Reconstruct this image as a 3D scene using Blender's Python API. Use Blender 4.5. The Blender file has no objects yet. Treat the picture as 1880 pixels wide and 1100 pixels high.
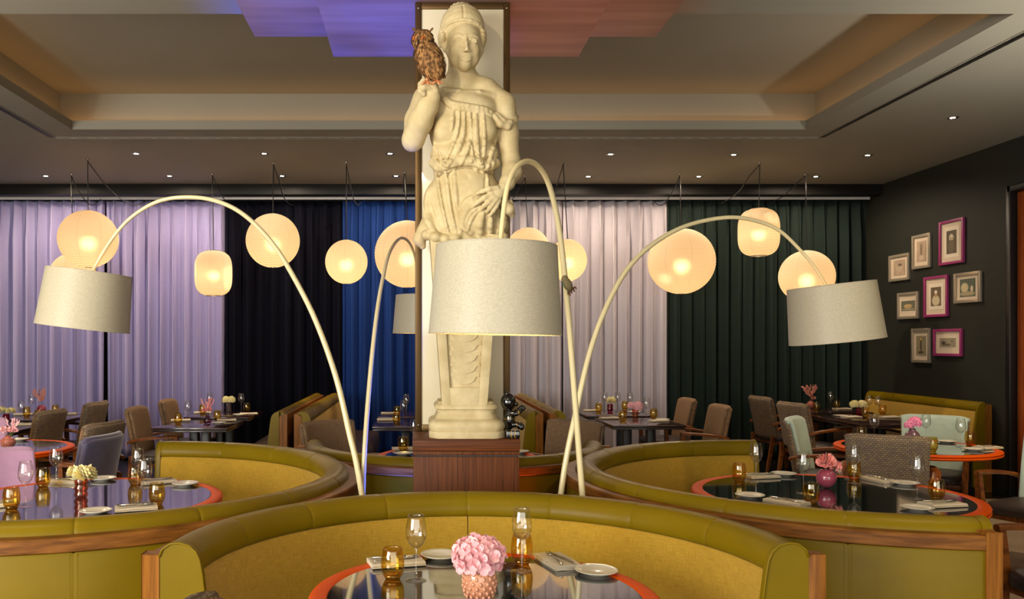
import bpy, bmesh, math, random
import numpy as np
from mathutils import Vector, Matrix
random.seed(7)
R_ = math.radians
sc = bpy.context.scene
COL = sc.collection

# ------------------------------------------------------------------ camera (one-point perspective, shift lens)
F, CX, CY, CZ = 1550.0, 767.0, 632.0, 1.53
cam_d = bpy.data.cameras.new('camera'); cam = bpy.data.objects.new('camera', cam_d); COL.objects.link(cam)
cam.location = (0, 0, CZ); cam.rotation_euler = (math.pi/2, 0, 0)
cam_d.sensor_fit = 'HORIZONTAL'; cam_d.sensor_width = 36.0; cam_d.lens = 36.0*F/1880.0
cam_d.shift_x = (940-CX)/1880.0; cam_d.shift_y = (CY-550)/1880.0
cam_d.clip_start = .05; cam_d.clip_end = 60
sc.camera = cam
def P(px, py, Y):
    return Vector(((px-CX)/F*Y, Y, CZ+(CY-py)/F*Y))
def on_plane(px, py, z):
    Y = (CZ-z)*F/(py-CY)
    return (px-CX)/F*Y, Y

# ------------------------------------------------------------------ view, world, lights
sc.view_settings.view_transform = 'Standard'; sc.view_settings.look = 'None'
sc.view_settings.gamma = 1.0; sc.view_settings.use_curve_mapping = False
sc.view_settings.exposure = 0.10
sc.cycles.max_bounces = 10; sc.cycles.transparent_max_bounces = 24; sc.cycles.transmission_bounces = 8
sc.cycles.sample_clamp_indirect = 4.0
sc.cycles.caustics_reflective = False; sc.cycles.caustics_refractive = False
world = bpy.data.worlds.new('world'); sc.world = world; world.use_nodes = True
world.node_tree.nodes['Background'].inputs[0].default_value = (.8, .85, 1, 1)
world.node_tree.nodes['Background'].inputs[1].default_value = .02

def light(kind, name, loc, energy, col, target=None, **kw):
    d = bpy.data.lights.new(name, kind); d.energy = energy; d.color = col
    for k, v in kw.items(): setattr(d, k, v)
    o = bpy.data.objects.new(name, d); COL.objects.link(o); o.location = loc
    if target is not None:
        o.rotation_euler = (Vector(target)-Vector(loc)).to_track_quat('-Z', 'Y').to_euler()
    return o
WARM = (1.0, .72, .42); WARM2 = (1.0, .58, .26); NEUT = (1.0, .93, .82)
# assumed daylight from unseen windows behind the camera; no glazing is built
light('AREA', 'assumed_daylight_front', (.2, -2.6, 1.5), 240, (1.0, .98, .90), (.2, 6, 3.6), shape='RECTANGLE', size=9.0, size_y=2.6)
light('AREA', 'added_side_fill', (-4.6, -1.2, 1.7), 450, (1.0, .97, .88), (-.4, 4.5, 1.1), shape='RECTANGLE', size=3.2, size_y=2.4)  # fill light added at front left, no window there; brightens the left booth
# assumed ceiling spots, out of view, in the front part of the room
for nm, loc, tgt, e, ang, col in (
    ('spot_statue_a', (-1.15, 1.3, 3.48), (.2, 4.3, 2.55), 118, 34, (1.0, .84, .58)),
    ('spot_statue_b', (-.5, 1.3, 3.5), (.22, 4.25, 1.6), 35, 36, (1.0, .86, .62)),
    ('spot_booth', (.2, 2.2, 3.52), (.2, 3.0, .6), 30, 66, (1.0, .70, .36)),
    ('spot_left', (-2.0, 2.4, 3.52), (-1.6, 4.0, .6), 85, 62, (1.0, .74, .42)),
    ('spot_right', (2.4, 2.4, 3.52), (2.1, 4.0, .6), 85, 62, (1.0, .74, .42)),
    ('spot_right_far', (4.3, 4.6, 3.52), (4.0, 6.4, .6), 220, 60, (1.0, .76, .46)),
    ('spot_left_far', (-3.6, 4.6, 3.52), (-3.2, 6.2, .6), 220, 60, (1.0, .76, .46)),
    ):
    light('SPOT', nm, loc, e, col, tgt, spot_size=R_(ang), spot_blend=.8, shadow_soft_size=.05)

# ------------------------------------------------------------------ mesh helpers
class MB:
    def __init__(s): s.v = []; s.f = []; s.sm = []; s.mi = []; s.cur = 0
    def add(s, vs, fs, smooth=True):
        b = len(s.v); s.v.extend([tuple(p) for p in vs])
        for q in fs: s.f.append([b+i for i in q]); s.sm.append(smooth); s.mi.append(s.cur)
        return s
    def box(s, lo, hi, bev=0.0, seg=2, mtx=None, smooth=False):
        bm = bmesh.new(); bmesh.ops.create_cube(bm, size=1.0)
        lo = Vector(lo); hi = Vector(hi); d = hi-lo; c = (hi+lo)/2
        for w in bm.verts: w.co = Vector((w.co.x*d.x, w.co.y*d.y, w.co.z*d.z))+c
        if bev > 0:
            bmesh.ops.bevel(bm, geom=bm.edges[:], offset=bev, segments=seg, affect='EDGES', profile=.5)
        if mtx is not None: bmesh.ops.transform(bm, matrix=mtx, verts=bm.verts[:])
        bm.verts.index_update()
        s.add([w.co[:] for w in bm.verts], [[w.index for w in f.verts] for f in bm.faces], smooth or bev > 0)
        bm.free(); return s
    def tube(s, path, rad, n=8, caps=True, closed=False):
        pts = [Vector(p) for p in path]; m = len(pts)
        rads = rad if isinstance(rad, (list, tuple)) else [rad]*m
        tans = []
        for i in range(m):
            a = pts[(i-1) % m] if (i > 0 or closed) else pts[0]
            b = pts[(i+1) % m] if (i < m-1 or closed) else pts[-1]
            t = (b-a); tans.append(t.normalized() if t.length > 1e-9 else Vector((0, 0, 1)))
        up = Vector((0, 0, 1)) if abs(tans[0].z) < .9 else Vector((1, 0, 0))
        nrm = (up-tans[0]*up.dot(tans[0])).normalized(); vs = []
        for i in range(m):
            nrm = (nrm-tans[i]*nrm.dot(tans[i]))
            nrm = nrm.normalized() if nrm.length > 1e-6 else Vector((1, 0, 0))
            bi = tans[i].cross(nrm)
            for k in range(n):
                a = 2*math.pi*k/n
                vs.append(pts[i]+(nrm*math.cos(a)+bi*math.sin(a))*rads[i])
        fs = []
        for i in range(m if closed else m-1):
            j = (i+1) % m
            for k in range(n):
                fs.append([i*n+k, i*n+(k+1) % n, j*n+(k+1) % n, j*n+k])
        if caps and not closed:
            fs.append(list(range(n))[::-1]); fs.append([(m-1)*n+k for k in range(n)])
        s.add(vs, fs, True); return s
    def lathe(s, prof, n=24, c=(0, 0, 0), closed=False):
        m = len(prof); vs = []; fs = []
        for (r, z) in prof:
            for k in range(n):
                a = 2*math.pi*k/n; vs.append((c[0]+r*math.cos(a), c[1]+r*math.sin(a), c[2]+z))
        for i in range(m if closed else m-1):
            j = (i+1) % m
            for k in range(n): fs.append([i*n+k, i*n+(k+1) % n, j*n+(k+1) % n, j*n+k])
        if not closed:
            if prof[0][0] > 1e-5: fs.append(list(range(n))[::-1])
            if prof[-1][0] > 1e-5: fs.append([(m-1)*n+k for k in range(n)])
        s.add(vs, fs, True); return s
    def arc(s, prof, R, a0, a1, n=16, pillow=0.0, pw=.02):
        """sweep closed profile [(d inward, z)] along an arc of outer radius R about the origin"""
        m = len(prof); cd = sum(p[0] for p in prof)/m; cz = sum(p[1] for p in prof)/m
        angs = [(a0+(a1-a0)*i/n, 1.0) for i in range(n+1)]
        if pillow:
            e = min(pw/R, abs(a1-a0)/6)*(1 if a1 > a0 else -1)
            angs = [(a0, 1-pillow), (a0+e*.35, 1-pillow*.35)]+[(a0+e+(a1-a0-2*e)*i/n, 1.0) for i in range(n+1)]+[(a1-e*.35, 1-pillow*.35), (a1, 1-pillow)]
        vs = []; fs = []; N = len(angs)
        for (a, k) in angs:
            for (d, z) in prof:
                r = R-(cd+(d-cd)*k); vs.append((r*math.cos(a), r*math.sin(a), cz+(z-cz)*k))
        for i in range(N-1):
            for k in range(m): fs.append([i*m+k, i*m+(k+1) % m, (i+1)*m+(k+1) % m, (i+1)*m+k])
        fs.append(list(range(m))[::-1]); fs.append([(N-1)*m+k for k in range(m)])
        s.add(vs, fs, True); return s
    def prism(s, prof, axis, lo, hi, n=1, pillow=0.0, pw=.02, smooth=True):
        """closed 2-D profile extruded along an axis; profile order (b, c) of the other two axes"""
        m = len(prof); cb = sum(p[0] for p in prof)/m; cc = sum(p[1] for p in prof)/m
        st = [(lo+(hi-lo)*i/n, 1.0) for i in range(n+1)]
        if pillow: st = [(lo, 1-pillow), (lo+pw*.35, 1-pillow*.35)]+[(lo+pw+(hi-lo-2*pw)*i/n, 1.0) for i in range(n+1)]+[(hi-pw*.35, 1-pillow*.35), (hi, 1-pillow)]
        vs = []; fs = []; N = len(st)
        for (t, k) in st:
            for (b, c) in prof:
                b2 = cb+(b-cb)*k; c2 = cc+(c-cc)*k
                vs.append({'x': (t, b2, c2), 'y': (b2, t, c2), 'z': (b2, c2, t)}[axis])
        for i in range(N-1):
            for k in range(m): fs.append([i*m+k, i*m+(k+1) % m, (i+1)*m+(k+1) % m, (i+1)*m+k])
        s.add(vs, fs, smooth); s.add(vs[:m], [list(range(m))[::-1]], False); s.add(vs[-m:], [list(range(m))], False)
        return s
    def ball(s, c, r, n=12, m=8, mtx=None):
        vs = []; fs = []; rx, ry, rz = (r, r, r) if not isinstance(r, (tuple, list)) else r
        for i in range(1, m):
            t = math.pi*i/m
            for k in range(n):
                a = 2*math.pi*k/n; vs.append(Vector((rx*math.sin(t)*math.cos(a), ry*math.sin(t)*math.sin(a), rz*math.cos(t))))
        top = len(vs); vs.append(Vector((0, 0, rz))); vs.append(Vector((0, 0, -rz)))
        for i in range(m-2):
            for k in range(n): fs.append([i*n+k, (i+1)*n+k, (i+1)*n+(k+1) % n, i*n+(k+1) % n])
        for k in range(n):
            fs.append([top, k, (k+1) % n]); fs.append([top+1, (m-2)*n+(k+1) % n, (m-2)*n+k])
        if mtx is not None: vs = [mtx @ w for w in vs]
        c = Vector(c); s.add([w+c for w in vs], fs, True); return s
    def build(s, name, mat, parent=None, recalc=True, auto=None):
        me = bpy.data.meshes.new(name); me.from_pydata(s.v, [], s.f)
        mats = mat if isinstance(mat, (list, tuple)) else [mat]
        for m in mats: me.materials.append(m)
        me.polygons.foreach_set('use_smooth', s.sm); me.polygons.foreach_set('material_index', s.mi)
        if recalc:
            bm = bmesh.new(); bm.from_mesh(me); bmesh.ops.recalc_face_normals(bm, faces=bm.faces[:]); bm.to_mesh(me); bm.free()
        if auto: me.set_sharp_from_angle(angle=R_(auto))
        me.update()
        o = bpy.data.objects.new(name, me); COL.objects.link(o)
        if parent is not None: o.parent = parent
        return o
def tag(o, label=None, cat=None, group=None, kind=None):
    if label: o['label'] = label
    if cat: o['category'] = cat
    if group: o['group'] = group
    if kind: o['kind'] = kind
    return o
def thing(name, label, cat, loc=(0, 0, 0), rz=0.0, group=None, rot=None):
    o = bpy.data.objects.new(name, None); COL.objects.link(o); o.location = loc; o.empty_display_size = .05
    o.rotation_euler = rot if rot else (0, 0, rz)
    return tag(o, label, cat, group)
KIDS = {}
def kids(o): return [c for c in bpy.data.objects if c.parent == o]
def dup(root, loc, rz, label, group=None):
    if root.name not in KIDS: KIDS[root.name] = [(c, kids(c)) for c in kids(root)]
    r = root.copy(); COL.objects.link(r); r.location = loc; r.rotation_euler = (0, 0, rz); r['label'] = label
    if group: r['group'] = group
    for ch, gr in KIDS[root.name]:
        c = ch.copy(); COL.objects.link(c); c.parent = r
        for g in gr:
            d = g.copy(); COL.objects.link(d); d.parent = c
    return r
def structure(o): o['kind'] = 'structure'; return o
def smooth_path(pts, sub=6):
    pts = [Vector(p) for p in pts]; out = []
    for i in range(len(pts)-1):
        p0 = pts[max(i-1, 0)]; p1 = pts[i]; p2 = pts[i+1]; p3 = pts[min(i+2, len(pts)-1)]
        for k in range(sub):
            t = k/sub
            out.append(.5*((2*p1)+(p2-p0)*t+(2*p0-5*p1+4*p2-p3)*t*t+(-p0+3*p1-3*p2+p3)*t**3))
    out.append(pts[-1]); return out

# ------------------------------------------------------------------ materials
def lin(c):
    return tuple(((x/255)/12.92 if x/255 <= .04045 else ((x/255+.055)/1.055)**2.4) for x in c)+(1.0,)
def nodes_of(m):
    m.use_nodes = True; nt = m.node_tree; return nt, nt.nodes, nt.links, nt.nodes['Principled BSDF']
def pm(name, col, rough=.5, metal=0.0, var=None, bump=None, spec=.5, coat=0, sheen=0, col2=None, stretch=(1, 1, 1), emit=None, alpha=None):
    m = bpy.data.materials.new(name); nt, N, L, B = nodes_of(m)
    B.inputs['Base Color'].default_value = lin(col); B.inputs['Roughness'].default_value = rough; B.inputs['Metallic'].default_value = metal
    B.inputs['Specular IOR Level'].default_value = spec; B.inputs['Coat Weight'].default_value = coat; B.inputs['Coat Roughness'].default_value = .08
    B.inputs['Sheen Weight'].default_value = sheen; B.inputs['Sheen Roughness'].default_value = .4
    if var or bump:
        tc = N.new('ShaderNodeTexCoord'); mp = N.new('ShaderNodeMapping'); mp.inputs['Scale'].default_value = stretch
        L.new(tc.outputs['Object'], mp.inputs['Vector'])
    if var:
        nz = N.new('ShaderNodeTexNoise'); nz.inputs['Scale'].default_value = var; nz.inputs['Detail'].default_value = 5
        L.new(mp.outputs[0], nz.inputs['Vector'])
        rp = N.new('ShaderNodeValToRGB'); rp.color_ramp.elements[0].position = .35; rp.color_ramp.elements[1].position = .65
        rp.color_ramp.elements[0].color = lin(col); rp.color_ramp.elements[1].color = lin(col2 or col)
        L.new(nz.outputs['Fac'], rp.inputs['Fac']); L.new(rp.outputs['Color'], B.inputs['Base Color'])
    if bump:
        nb = N.new('ShaderNodeTexNoise'); nb.inputs['Scale'].default_value = bump[0]; nb.inputs['Detail'].default_value = 3
        L.new(mp.outputs[0], nb.inputs['Vector'])
        bp = N.new('ShaderNodeBump'); bp.inputs['Strength'].default_value = bump[1]; bp.inputs['Distance'].default_value = .004
        L.new(nb.outputs['Fac'], bp.inputs['Height']); L.new(bp.outputs['Normal'], B.inputs['Normal'])
    if emit:
        B.inputs['Emission Color'].default_value = lin(emit[0]); B.inputs['Emission Strength'].default_value = emit[1]
    return m
def wood(name, c1, c2, scale=9, rough=.4, stretch=(1, 1, .12), dist=5, coat=.1):
    m = bpy.data.materials.new(name); nt, N, L, B = nodes_of(m)
    tc = N.new('ShaderNodeTexCoord'); mp = N.new('ShaderNodeMapping'); mp.inputs['Scale'].default_value = stretch
    L.new(tc.outputs['Object'], mp.inputs['Vector'])
    w = N.new('ShaderNodeTexWave'); w.wave_type = 'BANDS'; w.bands_direction = 'DIAGONAL'
    w.inputs['Scale'].default_value = scale; w.inputs['Distortion'].default_value = dist; w.inputs['Detail'].default_value = 3; w.inputs['Detail Scale'].default_value = 1.5
    L.new(mp.outputs[0], w.inputs['Vector'])
    nz = N.new('ShaderNodeTexNoise'); nz.inputs['Scale'].default_value = scale*14; nz.inputs['Detail'].default_value = 4
    L.new(mp.outputs[0], nz.inputs['Vector'])
    mx = N.new('ShaderNodeMix'); mx.data_type = 'FLOAT'; mx.inputs[0].default_value = .45
    L.new(w.outputs['Fac'], mx.inputs[2]); L.new(nz.outputs['Fac'], mx.inputs[3])
    rp = N.new('ShaderNodeValToRGB'); rp.color_ramp.elements[0].position = .25; rp.color_ramp.elements[1].position = .75
    rp.color_ramp.elements[0].color = lin(c1); rp.color_ramp.elements[1].color = lin(c2)
    L.new(mx.outputs[0], rp.inputs['Fac']); L.new(rp.outputs['Color'], B.inputs['Base Color'])
    B.inputs['Roughness'].default_value = rough; B.inputs['Coat Weight'].default_value = coat; B.inputs['Coat Roughness'].default_value = .2
    return m
def linen_mat(name, c1, c2, s1=900, polar=False):
    """slubbed linen: threads run up/down and along"""
    m = bpy.data.materials.new(name); nt, N, L, B = nodes_of(m)
    tc = N.new('ShaderNodeTexCoord'); outs = []
    src = tc.outputs['Object']
    if polar:
        sp = N.new('ShaderNodeSeparateXYZ'); L.new(src, sp.inputs[0])
        at = N.new('ShaderNodeMath'); at.operation = 'ARCTAN2'; L.new(sp.outputs[1], at.inputs[0]); L.new(sp.outputs[0], at.inputs[1])
        cb = N.new('ShaderNodeCombineXYZ'); L.new(at.outputs[0], cb.inputs[0]); L.new(sp.outputs[2], cb.inputs[2]); src = cb.outputs[0]
    for st in ((1, 1, .06), (.05, .05, 1)):
        mp = N.new('ShaderNodeMapping'); mp.inputs['Scale'].default_value = st; L.new(src, mp.inputs['Vector'])
        nz = N.new('ShaderNodeTexNoise'); nz.inputs['Scale'].default_value = s1/(4 if not polar else 3.4); nz.inputs['Detail'].default_value = 3
        L.new(mp.outputs[0], nz.inputs['Vector']); outs.append(nz.outputs['Fac'])
    ad = N.new('ShaderNodeMath'); ad.operation = 'ADD'; L.new(outs[0], ad.inputs[0]); L.new(outs[1], ad.inputs[1])
    rp = N.new('ShaderNodeValToRGB'); rp.color_ramp.elements[0].position = .35; rp.color_ramp.elements[1].position = .68
    hf = N.new('ShaderNodeMath'); hf.operation = 'MULTIPLY'; hf.inputs[1].default_value = .5; L.new(ad.outputs[0], hf.inputs[0])
    rp.color_ramp.elements[0].color = lin(c1); rp.color_ramp.elements[1].color = lin(c2)
    L.new(hf.outputs[0], rp.inputs['Fac']); L.new(rp.outputs['Color'], B.inputs['Base Color'])
    bp = N.new('ShaderNodeBump'); bp.inputs['Strength'].default_value = .35; bp.inputs['Distance'].default_value = .002
    L.new(hf.outputs[0], bp.inputs['Height']); L.new(bp.outputs['Normal'], B.inputs['Normal'])
    B.inputs['Roughness'].default_value = .85; B.inputs['Sheen Weight'].default_value = .15; B.inputs['Specular IOR Level'].default_value = .2
    return m
def weave(name, c1, c2, c3, scale=95, rough=.8):
    """basket weave of three yarns"""
    m = bpy.data.materials.new(name); nt, N, L, B = nodes_of(m)
    tc = N.new('ShaderNodeTexCoord'); mp = N.new('ShaderNodeMapping'); mp.inputs['Scale'].default_value = (1, .02, 1); L.new(tc.outputs['Object'], mp.inputs['Vector'])
    br = N.new('ShaderNodeTexBrick'); br.offset = .5; br.inputs['Scale'].default_value = scale
    rt = N.new('ShaderNodeMapping'); rt.inputs['Rotation'].default_value = (math.pi/2, 0, 0); L.new(mp.outputs[0], rt.inputs['Vector']); L.new(rt.outputs[0], br.inputs['Vector'])
    br.inputs['Brick Width'].default_value = 1.1; br.inputs['Row Height'].default_value = .62; br.inputs['Mortar Size'].default_value = .12; br.inputs['Mortar Smooth'].default_value = .4
    br.inputs['Color1'].default_value = lin(c1); br.inputs['Color2'].default_value = lin(c2); br.inputs['Mortar'].default_value = lin(c3)
    L.new(br.outputs['Color'], B.inputs['Base Color'])
    bp = N.new('ShaderNodeBump'); bp.invert = True; bp.inputs['Strength'].default_value = .5; bp.inputs['Distance'].default_value = .003
    L.new(br.outputs['Fac'], bp.inputs['Height']); L.new(bp.outputs['Normal'], B.inputs['Normal'])
    B.inputs['Roughness'].default_value = rough; B.inputs['Specular IOR Level'].default_value = .2
    return m
def glass(name, tint, rim, gloss=.9, edge=.55):
    """thin-walled glass: see-through wall, denser where the wall is seen edge-on, with a mirror sheen"""
    m = bpy.data.materials.new(name); m.use_nodes = True; nt = m.node_tree; N, L = nt.nodes, nt.links; N.clear()
    out = N.new('ShaderNodeOutputMaterial'); tr = N.new('ShaderNodeBsdfTransparent'); gl = N.new('ShaderNodeBsdfGlossy')
    lw = N.new('ShaderNodeLayerWeight'); lw.inputs['Blend'].default_value = .5
    pw = N.new('ShaderNodeMath'); pw.operation = 'POWER'; pw.inputs[1].default_value = 3.0; L.new(lw.outputs['Facing'], pw.inputs[0])
    mc = N.new('ShaderNodeMix'); mc.data_type = 'RGBA'; mc.inputs[6].default_value = tint; mc.inputs[7].default_value = rim
    L.new(pw.outputs[0], mc.inputs[0]); L.new(mc.outputs[2], tr.inputs['Color'])
    gl.inputs['Roughness'].default_value = .02; gl.inputs['Color'].default_value = (gloss, gloss, gloss, 1)
    ma = N.new('ShaderNodeMath'); ma.operation = 'MULTIPLY_ADD'; ma.inputs[1].default_value = edge; ma.inputs[2].default_value = .065; L.new(pw.outputs[0], ma.inputs[0])
    mx = N.new('ShaderNodeMixShader'); L.new(ma.outputs[0], mx.inputs[0]); L.new(tr.outputs[0], mx.inputs[1]); L.new(gl.outputs[0], mx.inputs[2])
    L.new(mx.outputs[0], out.inputs['Surface']); return m
def emis(name, col, s):
    m = bpy.data.materials.new(name); m.use_nodes = True; nt = m.node_tree; nt.nodes.clear()
    o = nt.nodes.new('ShaderNodeOutputMaterial'); e = nt.nodes.new('ShaderNodeEmission'); e.inputs[0].default_value = (*col, 1); e.inputs[1].default_value = s
    nt.links.new(e.outputs[0], o.inputs[0]); return m

def grain(name, c1, c2, scale=60, rough=.5, stretch=(1, 1, .03)):
    m = pm(name, c1, rough, var=scale, col2=c2, stretch=stretch, spec=.2); return m
M = {}
M['ceiling'] = pm('ceiling_paint', (138, 132, 117), .75, var=1.3, col2=(135, 129, 114))
M['wall'] = pm('dark_green_wall_paint', (38, 39, 33), .6, spec=.25, var=2, col2=(35, 36, 31), bump=(60, .05))
M['floor'] = pm('pale_stone_floor', (158, 140, 116), .4, var=1.2, col2=(140, 124, 102))
M['floor_dark'] = pm('black_polished_floor', (16, 15, 14), .25)
M['pelmet'] = pm('black_pelmet', (24, 22, 21), .5, spec=.2)
M['rail'] = pm('white_rail', (205, 200, 195), .35)
M['leather'] = pm('olive_leather', (122, 100, 11), .34, var=3, col2=(113, 92, 9), bump=(420, .12), spec=.13)
M['leather_seat'] = pm('brown_leather', (64, 46, 34), .42, var=5, col2=(54, 38, 28), bump=(300, .12))
M['linen_polar'] = linen_mat('mustard_linen_curved', (152, 118, 28), (188, 150, 52), 1300, True)
M['linen'] = linen_mat('mustard_linen', (152, 118, 28), (188, 150, 52), 1300)
M['oak'] = grain('oak', (96, 56, 18), (136, 86, 34), 60, .42, (.12, .12, 1.0))
M['oakpost'] = grain('oak_post', (112, 66, 18), (150, 94, 32), 90, .45, (1, 1, .05))
M['walnut'] = grain('walnut_arm', (92, 48, 16), (132, 76, 30), 90, .35, (1, .08, .3))
M['wenge'] = grain('wenge_pedestal', (72, 34, 10), (104, 56, 22), 130, .5, (1, 1, .025))
M['lacquer'] = pm('dark_brown_lacquer', (52, 26, 20), .16, coat=.5)
M['blackmetal'] = pm('black_metal', (14, 13, 13), .4)
M['orange'] = pm('orange_lacquer', (214, 80, 6), .45, spec=.07)
M['blackglass'] = pm('black_glass', (5, 5, 7), .025, spec=1.0, coat=.9)
M['chrome'] = pm('chrome', (200, 196, 190), .12, 1.0)
M['steel'] = pm('cutlery_steel', (205, 200, 190), .18, 1.0)
M['porcelain'] = pm('porcelain', (226, 218, 200), .2, coat=.3)
M['napkin'] = pm('napkin_linen', (214, 200, 176), .85, bump=(500, .15))
M['lampwhite'] = pm('cream_lamp_pole', (222, 206, 160), .28, coat=.3)
M['shade'] = pm('cream_parchment_shade', (174, 165, 143), .45, var=120, col2=(188, 179, 157), stretch=(1, 1, 2), spec=.35, bump=(160, .08))
M['shade_in'] = pm('shade_lining', (250, 226, 160), .6)
M['bronze'] = pm('bronze_frame', (92, 70, 40), .38, .75)
M['milk'] = pm('milky_glass_panel', (226, 214, 184), .12, coat=.6)
M['stone'] = pm('pale_cast_stone', (206, 188, 146), .72, var=14, col2=(188, 168, 124), bump=(90, .3))
M['copper'] = pm('brushed_copper', (168, 142, 130), .42, .45, var=3, col2=(146, 118, 106), stretch=(.25, 3, 1))
M['blackgloss'] = pm('black_glaze', (8, 8, 8), .08, coat=1)
M['gold'] = pm('gold_line', (214, 158, 40), .3, .9)
M['amber'] = glass('amber_glass', (.97, .87, .52, 1), (.84, .62, .2, 1), .95)
M['amber_base'] = glass('amber_glass_base', (.93, .76, .34, 1), (.74, .46, .12, 1), .95)
M['clear'] = glass('clear_glass', (.985, .985, .975, 1), (.86, .85, .82, 1), 1.0)
M['wire'] = pm('black_cord', (22, 20, 18), .6)
# ------------------------------------------------------------------ the room
XL, XR, YF, YB, ZC = -8.0, 5.95, -3.0, 11.45, 3.58
def sbox(name, lo, hi, mat, bev=0): return structure(MB().box(lo, hi, bev).build(name, mat))
sbox('floor', (XL, YF, -.1), (XR, 8.35, 0), M['floor'])
sbox('floor_back', (XL, 8.35, -.1), (XR, YB, .0), M['floor_dark'])
sbox('wall_back', (XL, YB, 0), (XR, YB+.1, 4.2), M['wall'])
sbox('wall_left', (XL-.1, YF, 0), (XL, YB, 4.2), M['wall'])
sbox('wall_front', (XL, YF-.1, 0), (XR, YF, 4.2), M['ceiling'])
# right wall with door opening
DY0, DY1, DZ = 7.35, 8.50, 3.10
sbox('wall_right', (XR, DY1, 0), (XR+.12, YB, 4.2), M['wall'])
sbox('wall_right_near', (XR, YF, 0), (XR+.12, DY0, 4.2), M['wall'])
sbox('wall_right_over_door', (XR, DY0, DZ), (XR+.12, DY1, 4.2), M['wall'])
M['doorwood'] = grain('door_wood', (142, 66, 26), (176, 90, 40), 60, .4, (1, 1, .04))
d1 = structure(MB().box((XR+.05, DY0+.05, 0), (XR+.1, DY1-.05, DZ-.05), .004).build('door_1', M['doorwood']))
for yy in (DY1-.28, DY1-.56, DY1-.84):
    MB().box((XR+.045, yy-.004, 0.02), (XR+.051, yy+.004, DZ-.07)).build('groove', M['blackmetal'], d1)
fr = MB(); fr.box((XR-.02, DY1-.045, 0), (XR+.11, DY1+.02, DZ+.02), .006); structure(fr.build('trim_1', M['blackmetal']))
fr = MB(); fr.box((XR-.02, DY0-.02, 0), (XR+.11, DY0+.045, DZ+.02), .006); structure(fr.build('trim_2', M['blackmetal']))
fr = MB(); fr.box((XR-.02, DY0, DZ-.045), (XR+.11, DY1, DZ+.02), .006); structure(fr.build('trim_3', M['blackmetal']))
# ceiling: lower ring with coffer
CX0, CX1, CY0, CY1 = -3.30, 3.70, 5.24, 8.06; LIP = .085
UX0, UX1, UY0, UY1, UZ = -3.54, 3.93, 5.0, 8.36, 4.01
sbox('ceiling_back', (XL, CY1, ZC), (XR, YB, ZC+LIP), M['ceiling'])
sbox('ceiling_front', (XL, YF, ZC), (XR, CY0, ZC+LIP), M['ceiling'])
sbox('ceiling_left', (XL, CY0, ZC), (CX0, CY1, ZC+LIP), M['ceiling'])
sbox('ceiling_right', (CX1, CY0, ZC), (XR, CY1, ZC+LIP), M['ceiling'])
sbox('ceiling_coffer', (UX0-.1, UY0-.1, UZ), (UX1+.1, UY1+.1, UZ+.1), M['ceiling'])
sbox('wall_coffer_back', (UX0-.1, UY1, ZC+LIP), (UX1+.1, UY1+.1, UZ), M['ceiling'])
sbox('wall_coffer_front', (UX0-.1, UY0-.1, ZC+LIP), (UX1+.1, UY0, UZ), M['ceiling'])
sbox('wall_coffer_left', (UX0-.1, UY0, ZC+LIP), (UX0, UY1, UZ), M['ceiling'])
sbox('wall_coffer_right', (UX1, UY0, ZC+LIP), (UX1+.1, UY1, UZ), M['ceiling'])
M['cove'] = emis('cove_strip_glow', (1.0, .5, .16), 4.8)
zc = ZC+LIP
for i, (lo, hi, lb) in enumerate((((UX0+.06, UY1-.10, zc), (UX1-.06, UY1-.06, zc+.02), 'along the back of the ceiling recess'),
                     ((UX0+.06, UY0+.06, zc), (UX1-.06, UY0+.10, zc+.02), 'along the front of the ceiling recess'),
                     ((UX0+.06, UY0+.16, zc), (UX0+.10, UY1-.16, zc+.02), 'along the left side of the ceiling recess'),
                     ((UX1-.10, UY0+.16, zc), (UX1-.06, UY1-.16, zc+.02), 'along the right side of the ceiling recess'))):
    tag(MB().box(lo, hi, .003).build('cove_light_strip', M['cove']), 'warm hidden light strip '+lb, 'light strip', 'cove light strips')
# slot air diffusers
M['slot'] = pm('slot_black', (18, 15, 12), .5); M['slotw'] = pm('slot_blade', (150, 134, 116), .4)
def slot(a, b, label, blades):
    t = thing('slot_diffuser', label, 'air vent', (a[0], a[1], ZC))
    L_ = (Vector(b)-Vector(a)).length; t.rotation_euler = (0, 0, math.atan2(b[1]-a[1], b[0]-a[0]))
    MB().box((0, -.03, -.003), (L_, .03, -.0003)).build('slot', M['slot'], t)
    for s in (-1, 1): MB().box((0, s*.034-.005, -.006), (L_, s*.034+.005, -.0003)).build('edge_strip', M['ceiling'], t)
    MB().box((0, -.003, -.006), (L_, .003, -.002)).build('centre_strip', M['slotw' if blades else 'slot'], t)
    if blades:
        n = int(L_/.16)
        for k in range(n):
            w = .05+.05*random.random()
            MB().box((k*.16, -.024, -.006), (k*.16+w, -.008, -.002)).build('blade', M['slotw'], t)
slot((-3.60, 8.39), (3.98, 8.39), 'long slot air vent in the ceiling in front of the curtains', True)
slot((-3.62, 4.2), (-3.62, 8.36), 'slot air vent in the ceiling left of the recess', False)
slot((4.0, 4.2), (4.0, 8.36), 'slot air vent in the ceiling right of the recess', False)
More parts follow.
